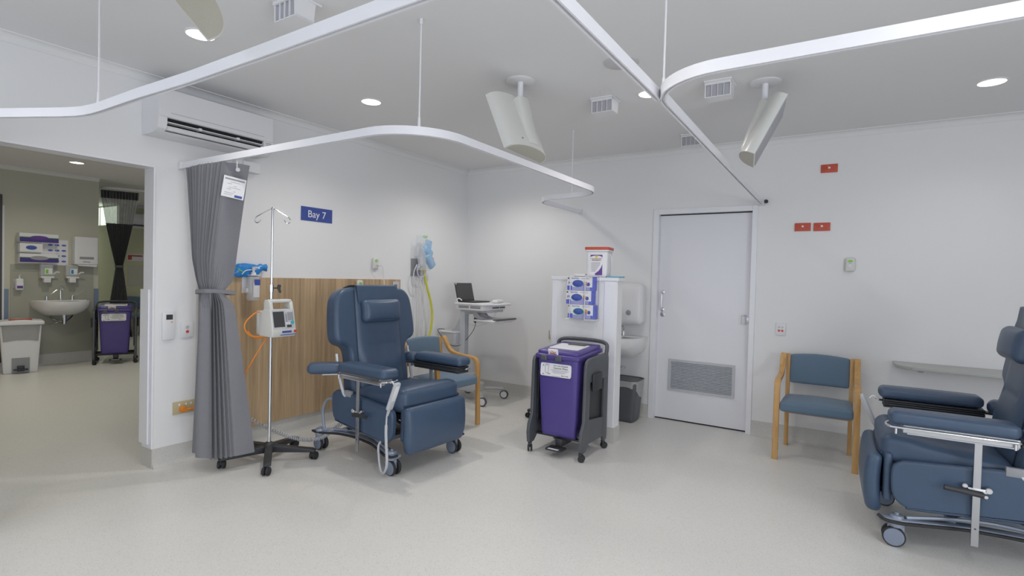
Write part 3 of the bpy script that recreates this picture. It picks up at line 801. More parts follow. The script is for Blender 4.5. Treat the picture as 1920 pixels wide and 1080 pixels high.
G().tube([(.03, -.05, .05), (.06, -.06, .02), (.10, -.06, -.02)], .003).out('red_tie', RED, t)
G().rbox(-.03, .03, -.03, -.002, .212, .242, r=.012, n=6).out('green_clip', GREEN, t)
t = thing('suction_tubing', 'coiled lilac and clear tubing looping down from the gas outlet plate', 'tubing', (-.895, -.05, 1.45))
def loop(cx, cz, rx, rz, a0, a1, y=-.02, n=14):
    return [(cx+rx*math.cos(R(a0+(a1-a0)*i/n)), y-.004*math.sin(i), cz+rz*math.sin(R(a0+(a1-a0)*i/n))) for i in range(n+1)]
G().tube(loop(0, -.01, .07, .08, 150, 500), .0075).out('lilac_loop', LILAC, t)
G().tube([(-.07, -.02, .05), (-.11, -.015, -.03), (-.11, -.015, -.13), (-.06, -.015, -.19), (-.01, -.015, -.17), (0, -.018, -.08)], .006).out('clear_loop', TUBEW, t)
for k, (x, dx, zz) in enumerate([(-.10, .0, -.98), (-.05, .03, -1.0), (.0, .015, -1.05), (.045, -.005, -1.02)]):
    G().tube([(x, -.012, -.1), (x+.01, -.014, -.3), (x+dx, -.016, -.6), (x+dx-.01, -.014, zz)], .0042).out('hanging_tube', TUBEW, t)
o = G().tube([(-.835, -.06, 1.455), (-.83, -.066, 1.37), (-.80, -.075, 1.25), (-.755, -.09, 1.10), (-.735, -.10, .95), (-.765, -.115, .80), (-.83, -.12, .62), (-.88, -.12, .50)], .0115, smooth=8).out('oxygen_hose', YELLOWC)
tag(o, 'yellow-green hose hanging down the back wall behind the wooden armchair', 'hose')

# ------------------------------------------------------------------ drip stand with pump
PX_, PY_ = -2.945, -.471
t = thing('drip_stand', 'chrome drip stand on a black five-legged castor base in front of the wood panel', 'IV pole', (PX_, PY_, 0))
for k in range(5):
    a = 163+72*k
    M = T(rz=a)
    g = G(M); g.prism([(0, .085), (.03, .112), (.06, .112), (.315, .085), (.333, .075), (.333, .062), (.305, .060), (.06, .062), (0, .058)], 'y', -.025, .025, bev=.006)
    leg = g.out('leg', BLACK, t, ang=50)
    sw = T(.315*math.cos(R(a)), .315*math.sin(R(a)), 0, rz=a*2.3+30)
    g = G(sw); g.cyl((0, 0, .03), (0, 0, .066), .010); g.box(-.012, .012, -.006, .006, .03, .055, bev=.002)
    for s in (-1, 1): g.cyl((.012, s*.005, .0295), (.012, s*.024, .0295), .0292, bev=.004, n=24)
    g.out('castor', RUBBER, leg)
g = G(); g.lathe([(.0, .06), (.045, .06), (.045, .10), (.035, .125), (.018, .135), (0, .135)], cap=False); g.out('hub', BLACK, t)
G().cyl((0, 0, .12), (0, 0, 1.25), .0125).out('lower_tube', CHROME, t)
G().cyl((0, 0, 1.24), (0, 0, 1.845), .0085).out('upper_tube', CHROME, t)
g = G(); g.cyl((0, 0, 1.235), (0, 0, 1.29), .018, bev=.003); g.out('clamp_collar', CHROME, t)
g = G(T(0, 0, 1.265, rz=-55)); g.cyl((.012, 0, 0), (.05, 0, 0), .005); g.prism(cat2([(.045, .022), (.055, .026), (.066, .020), (.062, 0), (.068, -.03), (.058, -.034), (.048, -.012), (.042, 0), (.045, .022)], 3)[:-1], 'y', -.010, .010, bev=.003); g.out('clamp_knob', BLACK, t)
for s in (-1, 1):
    g = G(T(0, 0, 0, rz=-57)); g.tube([(0, 0, 1.845), (s*.03, 0, 1.832), (s*.08, 0, 1.803), (s*.115, 0, 1.782), (s*.128, 0, 1.765), (s*.125, 0, 1.745), (s*.110, 0, 1.738), (s*.094, 0, 1.748), (s*.085, 0, 1.762)], .0035)
    g.out('hook', CHROME, t)
G().ball((0, 0, 1.846), .010).out('top_cap', CHROME, t)

t = thing('infusion_pump', 'cream infusion pump with keypad and dark screen clamped to the drip stand', 'infusion pump', (PX_, PY_, 0), 2)
# local: front faces -Y
W2 = .098
side = [(.02, .925), (-.115, .925), (-.128, .945), (-.118, .985), (-.088, 1.10), (-.070, 1.165), (-.035, 1.178), (-.010, 1.165), (-.004, 1.10), (.0, 1.06), (.02, 1.04)]
g = G(T(.01, -.015, 0))
g.prism([(.03, .918), (-.118, .918), (-.130, .935), (-.126, .975), (-.098, 1.115), (-.02, 1.115), (.0, 1.10), (.03, 1.08)], 'x', -W2, W2, bev=.008, seg=3)
# handle: two cheeks and a bar
hk = [(-.098, 1.108), (-.085, 1.165), (-.068, 1.183), (-.030, 1.183), (-.02, 1.165), (-.02, 1.108)]
g.prism(hk, 'x', -W2+.003, -W2+.028, bev=.004); g.prism(hk, 'x', W2-.028, W2-.003, bev=.004)
g.rbox(-W2+.01, W2-.01, -.085, -.028, 1.160, 1.185, r=.011, n=6)
g.out('housing', CREAM, t, ang=40)
tl = math.degrees(math.atan2(.028, .14))
FM = T(.01, -.015-.1265, .972, rx=tl-0)   # front tilted plane; local x,z in plane, y outward = -Y
FM = T(.01, -.1425, .973) @ Matrix.Rotation(-math.atan2(.028, .14), 4, 'X')
G(FM).box(-.088, .088, -.0005, .003, .004, .140, bev=.001).out('face_plate', LGREY, t, flat=True)
G(FM).box(-.082, .006, -.0016, 0, .016, .128).out('screen', SCREEN, t, flat=True)
g = G(FM)
for r_ in range(5):
    for c_ in range(3): g.box(.036+.016*c_, .048+.016*c_, -.003, 0, .064+.0115*r_, .072+.0115*r_)
g.box(.018, .028, -.003, 0, .05, .11)
g.out('keypad', MGREY, t, flat=True)
g = G(FM)
for c_ in range(4): g.box(.020+.015*c_, .030+.015*c_, -.003, 0, .126, .132)
for c_ in range(4): g.box(-.078+.022*c_, -.070+.022*c_, -.003, 0, .006, .012)
for c_ in range(2): g.box(.016+.018*c_, .030+.018*c_, -.003, 0, .034, .048)
g.out('soft_key', WPLAS, t, flat=True)
G(FM).cyl((.070, 0, .046), (.070, -.004, .046), .013).out('start_button', TEAL, t)
G(FM).box(.022, .060, -.003, 0, .012, .028).out('display_strip', SCREEN, t, flat=True)
g = G(T(.01, -.147, 0)); g.box(-.02, .055, -.001, .004, .946, .960); g.out('blue_plate', BLUE, t, flat=True)
g = G(T(.01, -.147, 0)); g.box(-.035, .095, -.001, .004, .930, .935); g.out('door_slot', GLOVEB, t, flat=True)
g = G(T(.01, -.147, 0)); g.box(.076, .096, -.002, .004, .945, .963, bev=.001); g.out('stop_button', RED, t, flat=True)
G(T(0, 0, 0)).box(-.088, -.035, .012, .045, .93, 1.10, bev=.006).out('power_block', CREAM, t)
G().box(-.02, .02, .012, .04, .98, 1.04, bev=.004).out('pole_clamp', MGREY, t)
bpy.context.view_layer.update()
g = G(t.matrix_world.inverted())
g.tube([(PX_-.10, PY_-.02, 1.095), (PX_-.14, PY_-.02, 1.085), (PX_-.19, PY_+.0, 1.03), (PX_-.20, PY_, .98), (PX_-.16, PY_, .93), (PX_-.09, PY_-.01, .915), (PX_-.03, PY_-.015, .922)], .0055, smooth=8).tube([(PX_-.18, PY_, .96), (PX_-.12, PY_, .91), (PX_-.05, PY_-.01, .912), (PX_-.035, PY_, .90), (PX_-.09, PY_+.02, .80), (PX_-.16, PY_+.05, .66), (PX_-.22, PY_+.10, .52), (PX_-.29, PY_+.14, .44), (PX_-.33, -.09, .40), (-3.27, -.052, .376)], .0055, smooth=8)
g.out('power_cord', ORANGE, t)

# ------------------------------------------------------------------ recliners
def recliner(label, loc, rz, chrome_side, remote_side, elbow_out):
    t = thing('treatment_recliner', label, 'recliner chair', loc, rz, 'navy treatment recliners')
    # base
    for s in (-1, 1):
        path = [(-.50, .150), (-.46, .118), (-.38, .128), (-.1, .150), (.2, .150), (.38, .135), (.47, .125)]
        g = G()
        # tapered plate in plan
        pl = [(s*.325, -.50), (s*.345, -.47), (s*.345, -.40), (s*.31, -.30), (s*.245, -.12), (s*.225, .10), (s*.25, .26), (s*.305, .36), (s*.33, .42), (s*.325, .48), (s*.275, .48), (s*.26, .40), (s*.19, .28), (s*.165, .10), (s*.18, -.12), (s*.245, -.32), (s*.275, -.42), (s*.29, -.49)]
        g.prism(pl if s > 0 else list(reversed(pl)), 'z', .132, .150, bev=.004, seg=2)
        fr = g.out('base_rail', GREYP, t, ang=45)
        G().tube([(s*.335, -.505, .155), (s*.356, -.47, .141), (s*.355, -.40, .138), (s*.318, -.30, .138), (s*.255, -.12, .138), (s*.234, .10, .138), (s*.26, .26, .138), (s*.313, .36, .138), (s*.340, .42, .138), (s*.335, .485, .138)], .009, squash=1.1).out('bumper_strip', RUBBER, fr)
        G().tube([(s*.31, -.38, .158), (s*.25, -.2, .175), (s*.19, .0, .175), (s*.20, .2, .165), (s*.30, .40, .158)], .011).out('brake_bar', GREYP, fr)
        for y in (-.42, .42):
            x = s*.31
            cst = G().lathe([(0, .105), (.036, .105), (.038, .135), (.030, .165), (0, .168)], c=(x, y, 0), cap=False).cyl((x, y, .16), (x, y, .178), .010, bev=.002).box(x-.012, x+.012, y-.04, y+.035, .045, .112, bev=.004).out('caster', GREYP, t)
            for q in (-1, 1):
                G().lathe([(0, -.010), (.050, -.010), (.053, -.006), (.053, .006), (.050, .010), (0, .010)], m=T(x+q*.024, y-.012, .0535, ry=90), cap=False, n=32).out('tyre', RUBBER, cst)
                G().lathe([(0, .009), (.040, .009), (.046, .0105), (.0455, .012), (.02, .0145), (0, .0145)], m=T(x+q*.024, y-.012, .0535, ry=90*q), cap=False, n=32).out('wheel', WHEELG, cst)
    G().box(-.22, .22, -.20, -.16, .148, .178, bev=.004).box(-.22, .22, .22, .26, .148, .178, bev=.004).box(-.10, .10, -.20, .26, .148, .172, bev=.004).out('crossbar', GREYP, t)
    g = G(); g.box(-.22, .22, -.40, .30, .355, .395, bev=.006)
    for s in (-1, 1): 
        g.tube([(s*.20, .22, .17), (s*.22, -.05, .28), (s*.20, -.30, .37)], .013, smooth=0); g.tube([(s*.18, -.18, .17), (s*.18, .05, .27), (s*.18, .26, .37)], .013, smooth=0)
    g.cyl((-.06, -.15, .19), (.0, .1, .36), .026); g.box(.02, .12, -.1, .16, .26, .35, bev=.01)
    g.tube([(-.22, -.34, .36), (-.2, -.44, .30), (-.2, -.50, .24)], .010, smooth=0); g.tube([(.22, -.34, .36), (.2, -.44, .30), (.2, -.50, .24)], .010, smooth=0)
    g.out('lift_mechanism', BLACK, t)
    # side panels
    for s in (-1, 1):
        pan = [(-.455, .40), (-.445, .435), (-.41, .460), (-.35, .470), (.12, .505), (.19, .500), (.225, .475), (.235, .43), (.225, .33), (.20, .285), (.15, .262), (-.33, .212), (-.39, .222), (-.435, .255), (-.452, .31)]
        pp = cat2(pan+[pan[0]], 3)[:-1]
        a, b = (s*.300, s*.345)
        G().prism(pp, 'x', min(a, b), max(a, b), bev=.014, seg=4).out('side_panel', LEATH, t, ang=60, wn=True)
    # seat: front high, back low
    def seatf(p):
        k = (p.y+.47)/.54
        z = p.z - .055*k + .014*math.exp(-((k-.12)/.12)**2)*(p.z > .5)
        return (p.x, p.y, z)
    G().rbox(-.285, .285, -.500, .05, .425, .580, r=.048, puff=(.006, .010, .010), n=16, fn=seatf).out('seat', LEATH, t, ang=80)
    g = G(); g.tube([(-.282, -.497, .478), (-.2, -.506, .476), (0, -.511, .476), (.2, -.506, .476), (.282, -.497, .478)], .004); g.out('seam', LEATHD, t)
    # leg rest (lower front pad) plus the pad folded behind it
    def legf(p):
        k = (p.z-.14)/.34
        rr = .0 if k > .25 else (.25-k)
        return (p.x*(1-.22*rr**1.0*1.6), p.y - .03*math.sin(k*PI)*(.5) + .02*(1-k)*0, p.z)
    G(T(0, .064, 0)).rbox(-.298, .298, -.622, -.548, .140, .472, r=.034, puff=(.0, .012, .0), n=16, fn=legf).out('leg_rest', LEATH, t, ang=80)
    G().rbox(-.270, .305, -.485, -.445, .22, .490, r=.022, n=12).out('leg_rest_back', LEATH, t, ang=80)
    # backrest with side wings, raised centre
    TB = T(0, .055, .50) @ Matrix.Rotation(R(-8.5), 4, 'X')
    half = [(.272, -.10), (.282, .05), (.276, .20), (.282, .300), (.310, .342), (.362, .365), (.388, .400), (.394, .46), (.386, .60), (.368, .70), (.325, .760), (.26, .786), (.16, .795), (0, .797)]
    hp = cat2(half, 4)
    poly = hp + [(-x, z) for x, z in reversed(hp[:-1])]
    G(TB).prism(poly, 'y', .0, .135, bev=.034, seg=5).out('backrest', LEATH, t, ang=70, wn=True)
    inner = [(.225, -.08), (.235, .2), (.238, .5), (.232, .79)]
    ip = cat2(inner, 4)
    def cf(u, v):
        z = -.06+.855*v
        wv = .212 - .01*abs(v-.4)
        x = (u*2-1)*wv
        e = 1-abs(u*2-1)**6
        ez = 1-abs(v*2-1)**14
        lumb = .024*math.exp(-((v-.28)/.14)**2)*(1-abs(u*2-1)**4) - .006*math.exp(-((v-.46)/.02)**2)*(abs(u-.5) < .32)
        return (x, -.020*e*ez-.002-lumb, z)
    G(TB).grid(cf, 36, 60, thick=-.004).out('centre_cushion', LEATH, t, ang=80)
    for s in (-1, 1):
        G(TB).tube([(s*.212, -.0035, -.06), (s*.215, -.0035, .3), (s*.214, -.0035, .6), (s*.212, -.003, .765)], .0030, squash=1).out('seam', LEATHD, t)
    # head pillow hung over the top
    hpM = TB @ T(0, -.048, .60)
    def pf(p):
        k = abs(p.x)/.185
        return (p.x*(1+.04*(abs(p.z)/.09)), p.y, p.z*(1+.06*k**2))
    G(hpM).rbox(-.178, .178, -.042, .035, -.088, .082, r=.036, puff=(.0, .022, .004), n=16, fn=pf).out('head_pillow', LEATH, t, ang=85)
    def flap(u, v):
        if v < .6: y = -.028+.012*math.sin(u*PI*3)*.3-.012*(1-v/.6)*0; z = .66+(.80-.66)*(v/.6)
        else:
            k = (v-.6)/.4; y = -.028+.17*k; z = .80+.012*math.sin(k*PI)
        wv = .205-.035*abs(1-v/.6 if v < .6 else 0)*0
        return ((u*2-1)*wv*(1-.05*(1-v)), y, z)
    G(TB).grid(flap, 16, 24, thick=.004).out('pillow_flap', LEATH, t, ang=80)
    # arms
    for s in (-1, 1):
        xa = s*.375
        def armf(p, xa=xa):
            k = (p.y+.50)/.60
            return (p.x, p.y, p.z)
        G().rbox(xa-.070, xa+.070, -.475, .030, .676, .744, r=.024, puff=(.004, .008, .006), n=14).out('arm_pad', LEATH, t, ang=80)
        if s == chrome_side:
            zz = .664
            u_ = G().tube([(xa-s*.055, .025, zz), (xa+s*.045, .025, zz), (xa+s*.072, .005, zz), (xa+s*.074, -.2, zz), (xa+s*.074, -.435, zz), (xa+s*.055, -.48, zz), (xa, -.49, zz), (xa-s*.05, -.475, zz)], .006, smooth=6)
            u_.out('arm_rail', CHROME, t)
            G().box(xa-.055, xa+.055, -.42, .03, .636, .676, bev=.003).out('arm_bracket', STEEL, t, flat=True)
            G().box(xa+s*.012-.020, xa+s*.012+.020, -.40, .03, .625, .637, bev=.002).out('slide_track', ALU, t, flat=True)
            for y in (-.45, .01): G().cyl((xa+s*.07, y, .658), (xa+s*.07, y, .630), .006).out('rail_post', CHROME, t)
        else:
            g = G()
            for k, zz in enumerate((.658, .645, .632, .619)): g.box(xa-.066+.004*(k % 2), xa+.066-.004*(k % 2), -.455, .04, zz, zz+.012, bev=.004)
            g.out('folded_arm_tray', BLACK, t, ang=50)
            G().tube([(xa, -.455, .65), (xa, -.485, .655), (xa+s*.04, -.49, .66)], .007).out('tray_latch', CHROME, t)
        px = s*.365
        post = G().box(px-.006, px+.006, -.125, -.095, .105 if s == chrome_side else .25, .640, bev=.001).out('arm_post', STEEL if s == chrome_side else MGREY, t, flat=True)
        if s == chrome_side:
            G().box(px+s*.0061-.0008, px+s*.0061+.0008, -.114, -.106, .19, .197).out('post_slot', INK, post, flat=True)
        cl = G(T(0, -.04, -.025)).box(px-.012, px+.012, -.105, -.03, .402, .424, bev=.004).cyl((px-s*.016, -.025, .42), (px+s*.016, -.025, .42), .014, bev=.003).cyl((px-s*.016, -.115, .426), (px+s*.010, -.115, .426), .011, bev=.003).cyl((px+s*.0, -.035, .388), (px+s*.014, -.035, .388), .008).out('height_clamp', CHROME, t)
        G(T(0, -.04, -.025)).tube([(px+s*.020, -.045, .395), (px+s*.022, -.10, .400), (px+s*.028, -.20, .408)], .0135, smooth=0).out('clamp_handle', BLACK, cl)
        # short elbow pads behind the arms
        out = elbow_out and s == chrome_side
        eM = T(s*.375, .090, 0, rz=(s*-52 if out else s*14))
        eL = .225 if out else .18
        G(eM).rbox(-.062, .062, -.03, eL, .652, .726, r=.03, puff=(.003, .004, .005), n=12).out('elbow_pad', LEATH, t, ang=80)
        G(eM).box(-.03, .03, -.06, eL-.10, .640, .652, bev=.002).out('elbow_bracket', STEEL if out else BLACK, t, flat=True)
        # rear frame tube and back support rod
        G().tube([(s*.29, .40, .16), (s*.29, .42, .30), (s*.27, .39, .385), (s*.25, .30, .40), (s*.23, .18, .40)], .012).out('rear_handle', GREYP, t)
        G().tube([(s*.352, .17, .78), (s*.352, .14, .64), (s*.345, .09, .50), (s*.34, .06, .475)], .011).out('back_strut', ALU, t)
        G().box(s*.335-.012, s*.335+.012, .0, .08, .475, .520, bev=.004).out('hinge_plate', MGREY, t)
    # hand control
    s = remote_side; xr = s*.385
    hc = T(xr+s*.02, -.530, .575) @ Matrix.Rotation(R(23), 4, 'X')
    rem = G(hc).rbox(-.026, .026, -.014, .014, -.105, .105, r=.013, n=8).out('hand_control', LGREY, t, ang=60)
    G(hc).box(-.017, .017, -.0155, -.012, -.03, .085, bev=.002).out('button_panel', WPLAS, rem)
    G(hc).cyl((0, 0, -.10), (0, -.002, -.15), .012, .008).out('strain_relief', LGREY, rem)
    G().tube([(xr, -.48, .655), (xr+s*.01, -.505, .668), (xr+s*.01, -.525, .65)], .006).out('control_hook', WPLAS, t)
    return t, xr
RL = (-2.285, -1.0, 0)
rl, xr = recliner('navy vinyl treatment recliner in the middle of the photo, in front of the oak panel', RL, -4, -1, -1, True)
# hand-control cable (thick grey sheath, looping under)
G().tube([(-.405, -.469, .435), (-.408, -.468, .34), (-.41, -.475, .25), (-.41, -.485, .14), (-.405, -.47, .075), (-.395, -.43, .035), (-.385, -.39, .055), (-.375, -.36, .13), (-.36, -.34, .20), (-.30, -.33, .24)], [.006]*6+[.010]*26+[.008]*30, smooth=8, n=10).out('control_cable', LGREY, rl)
rr, _ = recliner('navy vinyl treatment recliner cut by the right edge, seen from its side', (-1.452, -4.705, 0), 181, 1, -1, False)
G().tube([(-.405, -.469, .435), (-.40, -.465, .34), (-.38, -.46, .28), (-.34, -.40, .26)], .006).out('control_cable', LGREY, rr)
# coiled lead from the wall to the left recliner
def coil(path, r, rw, turns, n_per=10):
    pts = cat([Vector(p) for p in path], 24); out = []
    tot = len(pts)-1; N = turns*n_per
    for i in range(N+1):
        f = i/N*tot; k = min(tot-1, int(f)); p = pts[k].lerp(pts[k+1], f-k)
        tg = (pts[k+1]-pts[k]).normalized(); a = Vector((0, 0, 1)); n1 = (a-tg*a.dot(tg)).normalized(); n2 = tg.cross(n1)
        ang = 2*PI*i/n_per
        out.append(p+n1*r*math.cos(ang)+n2*r*math.sin(ang))
    return out
def coil_mesh():
    g = G()
    path = [(-3.02, -.14, .33), (-2.86, -.34, .19), (-2.72, -.50, .105), (-2.60, -.60, .10), (-2.50, -.66, .17), (-2.36, -.70, .245)]
    g.tube(coil(path, .0135, .003, 66, 9), .0040, n=6, smooth=0)
    g.tube([(-3.10, -.07, .385), (-3.07, -.09, .37), (-3.02, -.14, .33)], .004)
    return g
bpy.context.view_layer.update()
RI = rl.matrix_world.inverted()
cm = coil_mesh(); cm.bm.transform(RI); ld = cm.out('coiled_lead', LGREY, rl, ang=80)
G(RI @ T(-3.10, -.055, .395, rx=20)).box(-.018, .018, -.03, .02, -.03, .03, bev=.006).out('plug', LGREY, ld)

# ------------------------------------------------------------------ wooden armchairs
def armchair(label, loc, rz):
    t = thing('armchair', label, 'chair', loc, rz, 'beech armchairs with blue upholstery')
    for s in (-1, 1):
        x = s*.268
        path = cat2([(-.250, 0), (-.246, .2), (-.240, .42), (-.236, .53), (-.222, .590), (-.180, .617), (-.10, .622), (.02, .632), (.10, .655), (.150, .700), (.185, .755), (.215, .785)], 5)
        G().prism(offset_path(path, .030), 'x', x-.021, x+.021, bev=.003, seg=2).out('front_leg_and_arm', BEECH, t, ang=50)
        xb = s*.231
        path = cat2([(.225, 0), (.215, .2), (.205, .42), (.215, .60), (.238, .79)], 4)
        G().prism(offset_path(path, .036), 'x', xb-.0155, xb+.0155, bev=.003, seg=2).out('rear_leg', BEECH, t, ang=50)
    def sf(p):
        k = (p.y+.25)/.46
        return (p.x*(1-.06*k), p.y, p.z+.012*math.sin(min(1, max(0, k))*PI)*(p.z > .42)-.012*k)
    G().rbox(-.246, .246, -.262, .190, .385, .462, r=.020, puff=(.0, .006, .022), n=14, fn=sf).out('seat', FABR, t, ang=80)
    def bf(p):
        k = (p.z-.52)/.26
        return (p.x, p.y+.03*k+.012*math.cos(p.x/.25*PI/2)+.0, p.z+(.018*math.cos(p.x/.245*PI/2) if p.z > .66 else 0))
    G().rbox(-.215, .215, .178, .215, .548, .785, r=.015, puff=(0, .006, 0), n=12, fn=bf).out('backrest', FABR, t, ang=80)
    for y in (-.12, .14): G().box(-.214, .214, y-.017, y+.017, .355, .385, bev=.003).out('seat_rail', BEECH, t, flat=True)
    return t
armchair('beech armchair with slate blue upholstery standing against the wall right of the door', (-.362, -3.848, 0), -90)
c2 = armchair('beech armchair with slate blue upholstery partly hidden behind the left recliner', (-1.50, -.865, 0), -4)

# ------------------------------------------------------------------ laptop trolley
TX, TY = -.47, -.45
t = thing('laptop_trolley', 'white hospital laptop trolley on castors in the room corner', 'trolley', (TX, TY, 0))
G().prism(rrect(-.10, .10, -.16, .20, .06), 'z', .10, .20, bev=.02, seg=4).prism(rrect(-.075, .075, -.05, .16, .05), 'z', .19, .30, bev=.02, seg=4).out('base_pod', LGREY, t, ang=50)
for k, (dx, dy) in enumerate([(-.205, -.31), (.25, -.29), (-.22, .20), (.22, .20)]):
    g = G(); g.tube([(dx*.15, dy*.25, .13), (dx*.6, dy*.65, .125), (dx, dy, .115)], .017, smooth=3, squash=1.3); leg = g.out('leg', LGREY, t)
    cM = T(dx, dy, 0, rz=18)
    cs = G(cM).cyl((0, 0, .06), (0, 0, .125), .010).box(-.014, .014, -.022, .022, .085, .11, bev=.005).out('castor', LGREY, leg)
    for q in (-1, 1):
        pass
    G(cM).lathe([(0, -.016), (.047, -.016), (.050, -.010), (.050, .010), (.047, .016), (0, .016)], m=T(-.0, -.012, .050, ry=90) @ T(rz=0), cap=False, n=30).out('tyre', DGREY, leg)
    for q in (-1, 1): G(cM).lathe([(0, .016), (.036, .016), (.036, .019), (0, .021)], m=T(0, -.012, .050, ry=90*q), cap=False, n=30).out('wheel_cap', WPLAS, leg)
g = G(); g.box(-.045, .045, .062, .13, .28, 1.06, bev=.006); g.out('column', ALU, t)
g = G()
for x in (-.022, .012): g.box(x-.003, x+.003, .0585, .0605, .3, .98)
g.out('column_groove', MGREY, t, flat=True)
# work surface
top = [(-.245, .05), (-.25, -.28), (-.235, -.33), (-.18, -.355), (-.12, -.38), (-.06, -.42), (.12, -.43), (.20, -.39), (.225, -.29), (.215, .05)]
tp = cat2(top, 3)
G().prism(tp, 'z', 1.075, 1.097, bev=.008, seg=3).out('work_surface', WPLAS, t, ang=50)
G().box(-.232, .205, -.32, .045, 1.020, 1.076, bev=.006).out('drawer_body', WPLAS, t)
g = G()
for a, b in ((-.135, .0), (-.29, -.155)):
    for zz in (1.060, 1.046): g.box(-.2335, -.2315, a, b, zz-.0035, zz+.0035)
for a, b in ((-.05, .08), (.095, .2)): g.box(a, b, -.3215, -.3185, 1.040, 1.053)
g.out('vent_slots', INK, t, flat=True)
G().box(-.15, .17, -.32, .04, .995, 1.021, bev=.008).out('under_tray', LGREY, t)
G().prism([(-.20, .99), (-.05, 1.0), (.13, 1.0), (.13, .96), (.06, .96), (-.0, .96)], 'x', -.04, .04, bev=.004).out('column_head', LGREY, t)
# keyboard tray on its arm
g = G()
for x in (-.06, .07): g.prism([(-.12, 1.01), (-.06, 1.01), (-.10, .93), (-.24, .905), (-.28, .92), (-.17, .95)], 'x', x-.022, x+.022, bev=.004)
g.out('tray_arm', LGREY, t)
kt = G().prism(rrect(-.22, .24, -.46, -.16, .05), 'z', .905, .922, bev=.006).prism(rrect(-.18, .21, -.43, -.18, .04), 'z', .885, .907, bev=.006).out('keyboard_tray', WPLAS, t, ang=50)
G().prism(rrect(-.19, .22, -.475, -.415, .025), 'z', .918, .934, bev=.006).out('wrist_rest', DGREY, kt, ang=50)
# rear basket and its bracket
G().prism([(.13, .74), (.28, .74), (.20, .80), (.13, .93)], 'x', -.035, .035, bev=.004).out('basket_bracket', LGREY, t)
g = G(); g.prism(rrect(-.12, .12, .13, .36, .03), 'z', .615, .745, bev=.008); bk = g.out('basket', LGREY, t, ang=50)
G().prism(rrect(-.135, .135, .125, .38, .035), 'z', .742, .760, bev=.006).out('basket_rim', WPLAS, bk, ang=50)
g = G(); g.tube([(.05, .06, 1.0), (.075, -.02, .97), (.07, -.03, .90), (.06, -.02, .86), (.05, 0, .78), (.0, .05, .68), (-.05, .12, .60), (-.09, .22, .60), (-.13, .30, .68), (-.15, .36, .77), (-.1, .30, .775)], .0035); g.rbox(.045, .085, -.04, 0, .86, .92, r=.008, n=5); g.out('black_cable', BLACK, t)
G().tube([(-.21, .03, 1.09), (-.215, .04, 1.13), (-.20, .02, 1.14), (-.18, .0, 1.12)], .006).out('cable_guide', WPLAS, t)
g = G(); g.tube([(.12, -.28, 1.06), (.06, -.30, 1.0), (-.02, -.32, .94), (-.06, -.3, .925)], .0018); g.tube([(-.10, -.35, .90), (-.16, -.2, .85), (-.10, -.05, .86)], .0018); g.out('thin_wire', LGREY, t)
t2 = thing('laptop', 'open black laptop on the white trolley in the corner', 'laptop', (TX, TY, 1.0975))
G().box(-.165, .145, -.15, .07, 0, .014, bev=.004).out('base', BLACK, t2)
LM = T(-.01, .07, .012) @ Matrix.Rotation(R(-14), 4, 'X')
G(LM).box(-.155, .155, -.003, .006, 0, .205, bev=.003).out('lid', BLACK, t2)
G(LM).box(-.146, .146, -.0042, -.0025, .012, .196).out('screen', SCREEN, t2, flat=True)
G(LM).box(-.148, -.130, -.0050, -.0035, .188, .200).out('sticker', LABEL, t2, flat=True)
t2 = thing('barcode_scanner', 'smooth white handheld device lying on the right side of the trolley top', 'scanner', (TX+.08, TY-.30, 1.0985), 10)
G().rbox(-.10, .10, -.035, .035, 0, .034, r=.017, puff=(0, 0, .003), n=8).out('body', WPLAS, t2, ang=80)

# black castor foot of something behind the purple bin
t = thing('stool_base', 'black castor leg showing low behind the left of the purple bin', 'stool', (-.60, -1.62, 0))
for k in range(5):
    a = 122+72*k
    g = G(T(rz=a)); g.prism([(0, .075), (.04, .10), (.27, .085), (.285, .078), (.285, .06), (.04, .062), (0, .06)], 'y', -.018, .018, bev=.004); leg = g.out('leg', BLACK, t)
    g = G(T(.27*math.cos(R(a)), .27*math.sin(R(a)), 0, rz=a+40)); g.cyl((0, 0, .03), (0, 0, .066), .008)
    for s in (-1, 1): g.cyl((.01, s*.006, .0245), (.01, s*.019, .0245), .0243, bev=.003)
    g.out('castor', RUBBER, leg)
G().lathe([(0, .06), (.04, .06), (.035, .12), (.025, .13), (.025, .40), (0, .40)], cap=False).lathe([(0, .40), (.16, .40), (.18, .42), (.18, .46), (.16, .475), (0, .475)], cap=False).out('seat_and_column', BLACK, t)

# ------------------------------------------------------------------ low screen wall with glove boxes
NX, NY0, NY1, NH = -1.03, -2.392, -1.775, 1.405
g = G(); g.box(NX, -.915, NY0, NY1, BH, NH-.028); g.box(-.915, -.04, NY1-.10, NY1, 0, NH-.028)
g.box(NX, -.915, NY0, NY1, 0, BH)
nib = g.out('trim_9', WALL, flat=True); struct(nib)
struct(G().box(NX-.008, -.91, NY0-.006, NY1+.004, 0, BH).out('baseboard_screen', SKIRT, flat=True))
struct(G().box(NX-.012, -.895, NY0-.010, NY1+.008, NH-.028, NH, bev=.002).box(-.895, -.02, NY1-.11, NY1+.008, NH-.028, NH, bev=.002).out('trim_10', TRIM, flat=True))
g = G(); g.box(NX-.006, NX, NY0+.008, NY0+.115, BH, NH-.03); g.box(NX-.006, NX, NY1-.055, NY1-.002, BH, NH-.03)
struct(g.out('trim_11', TRIM, flat=True))

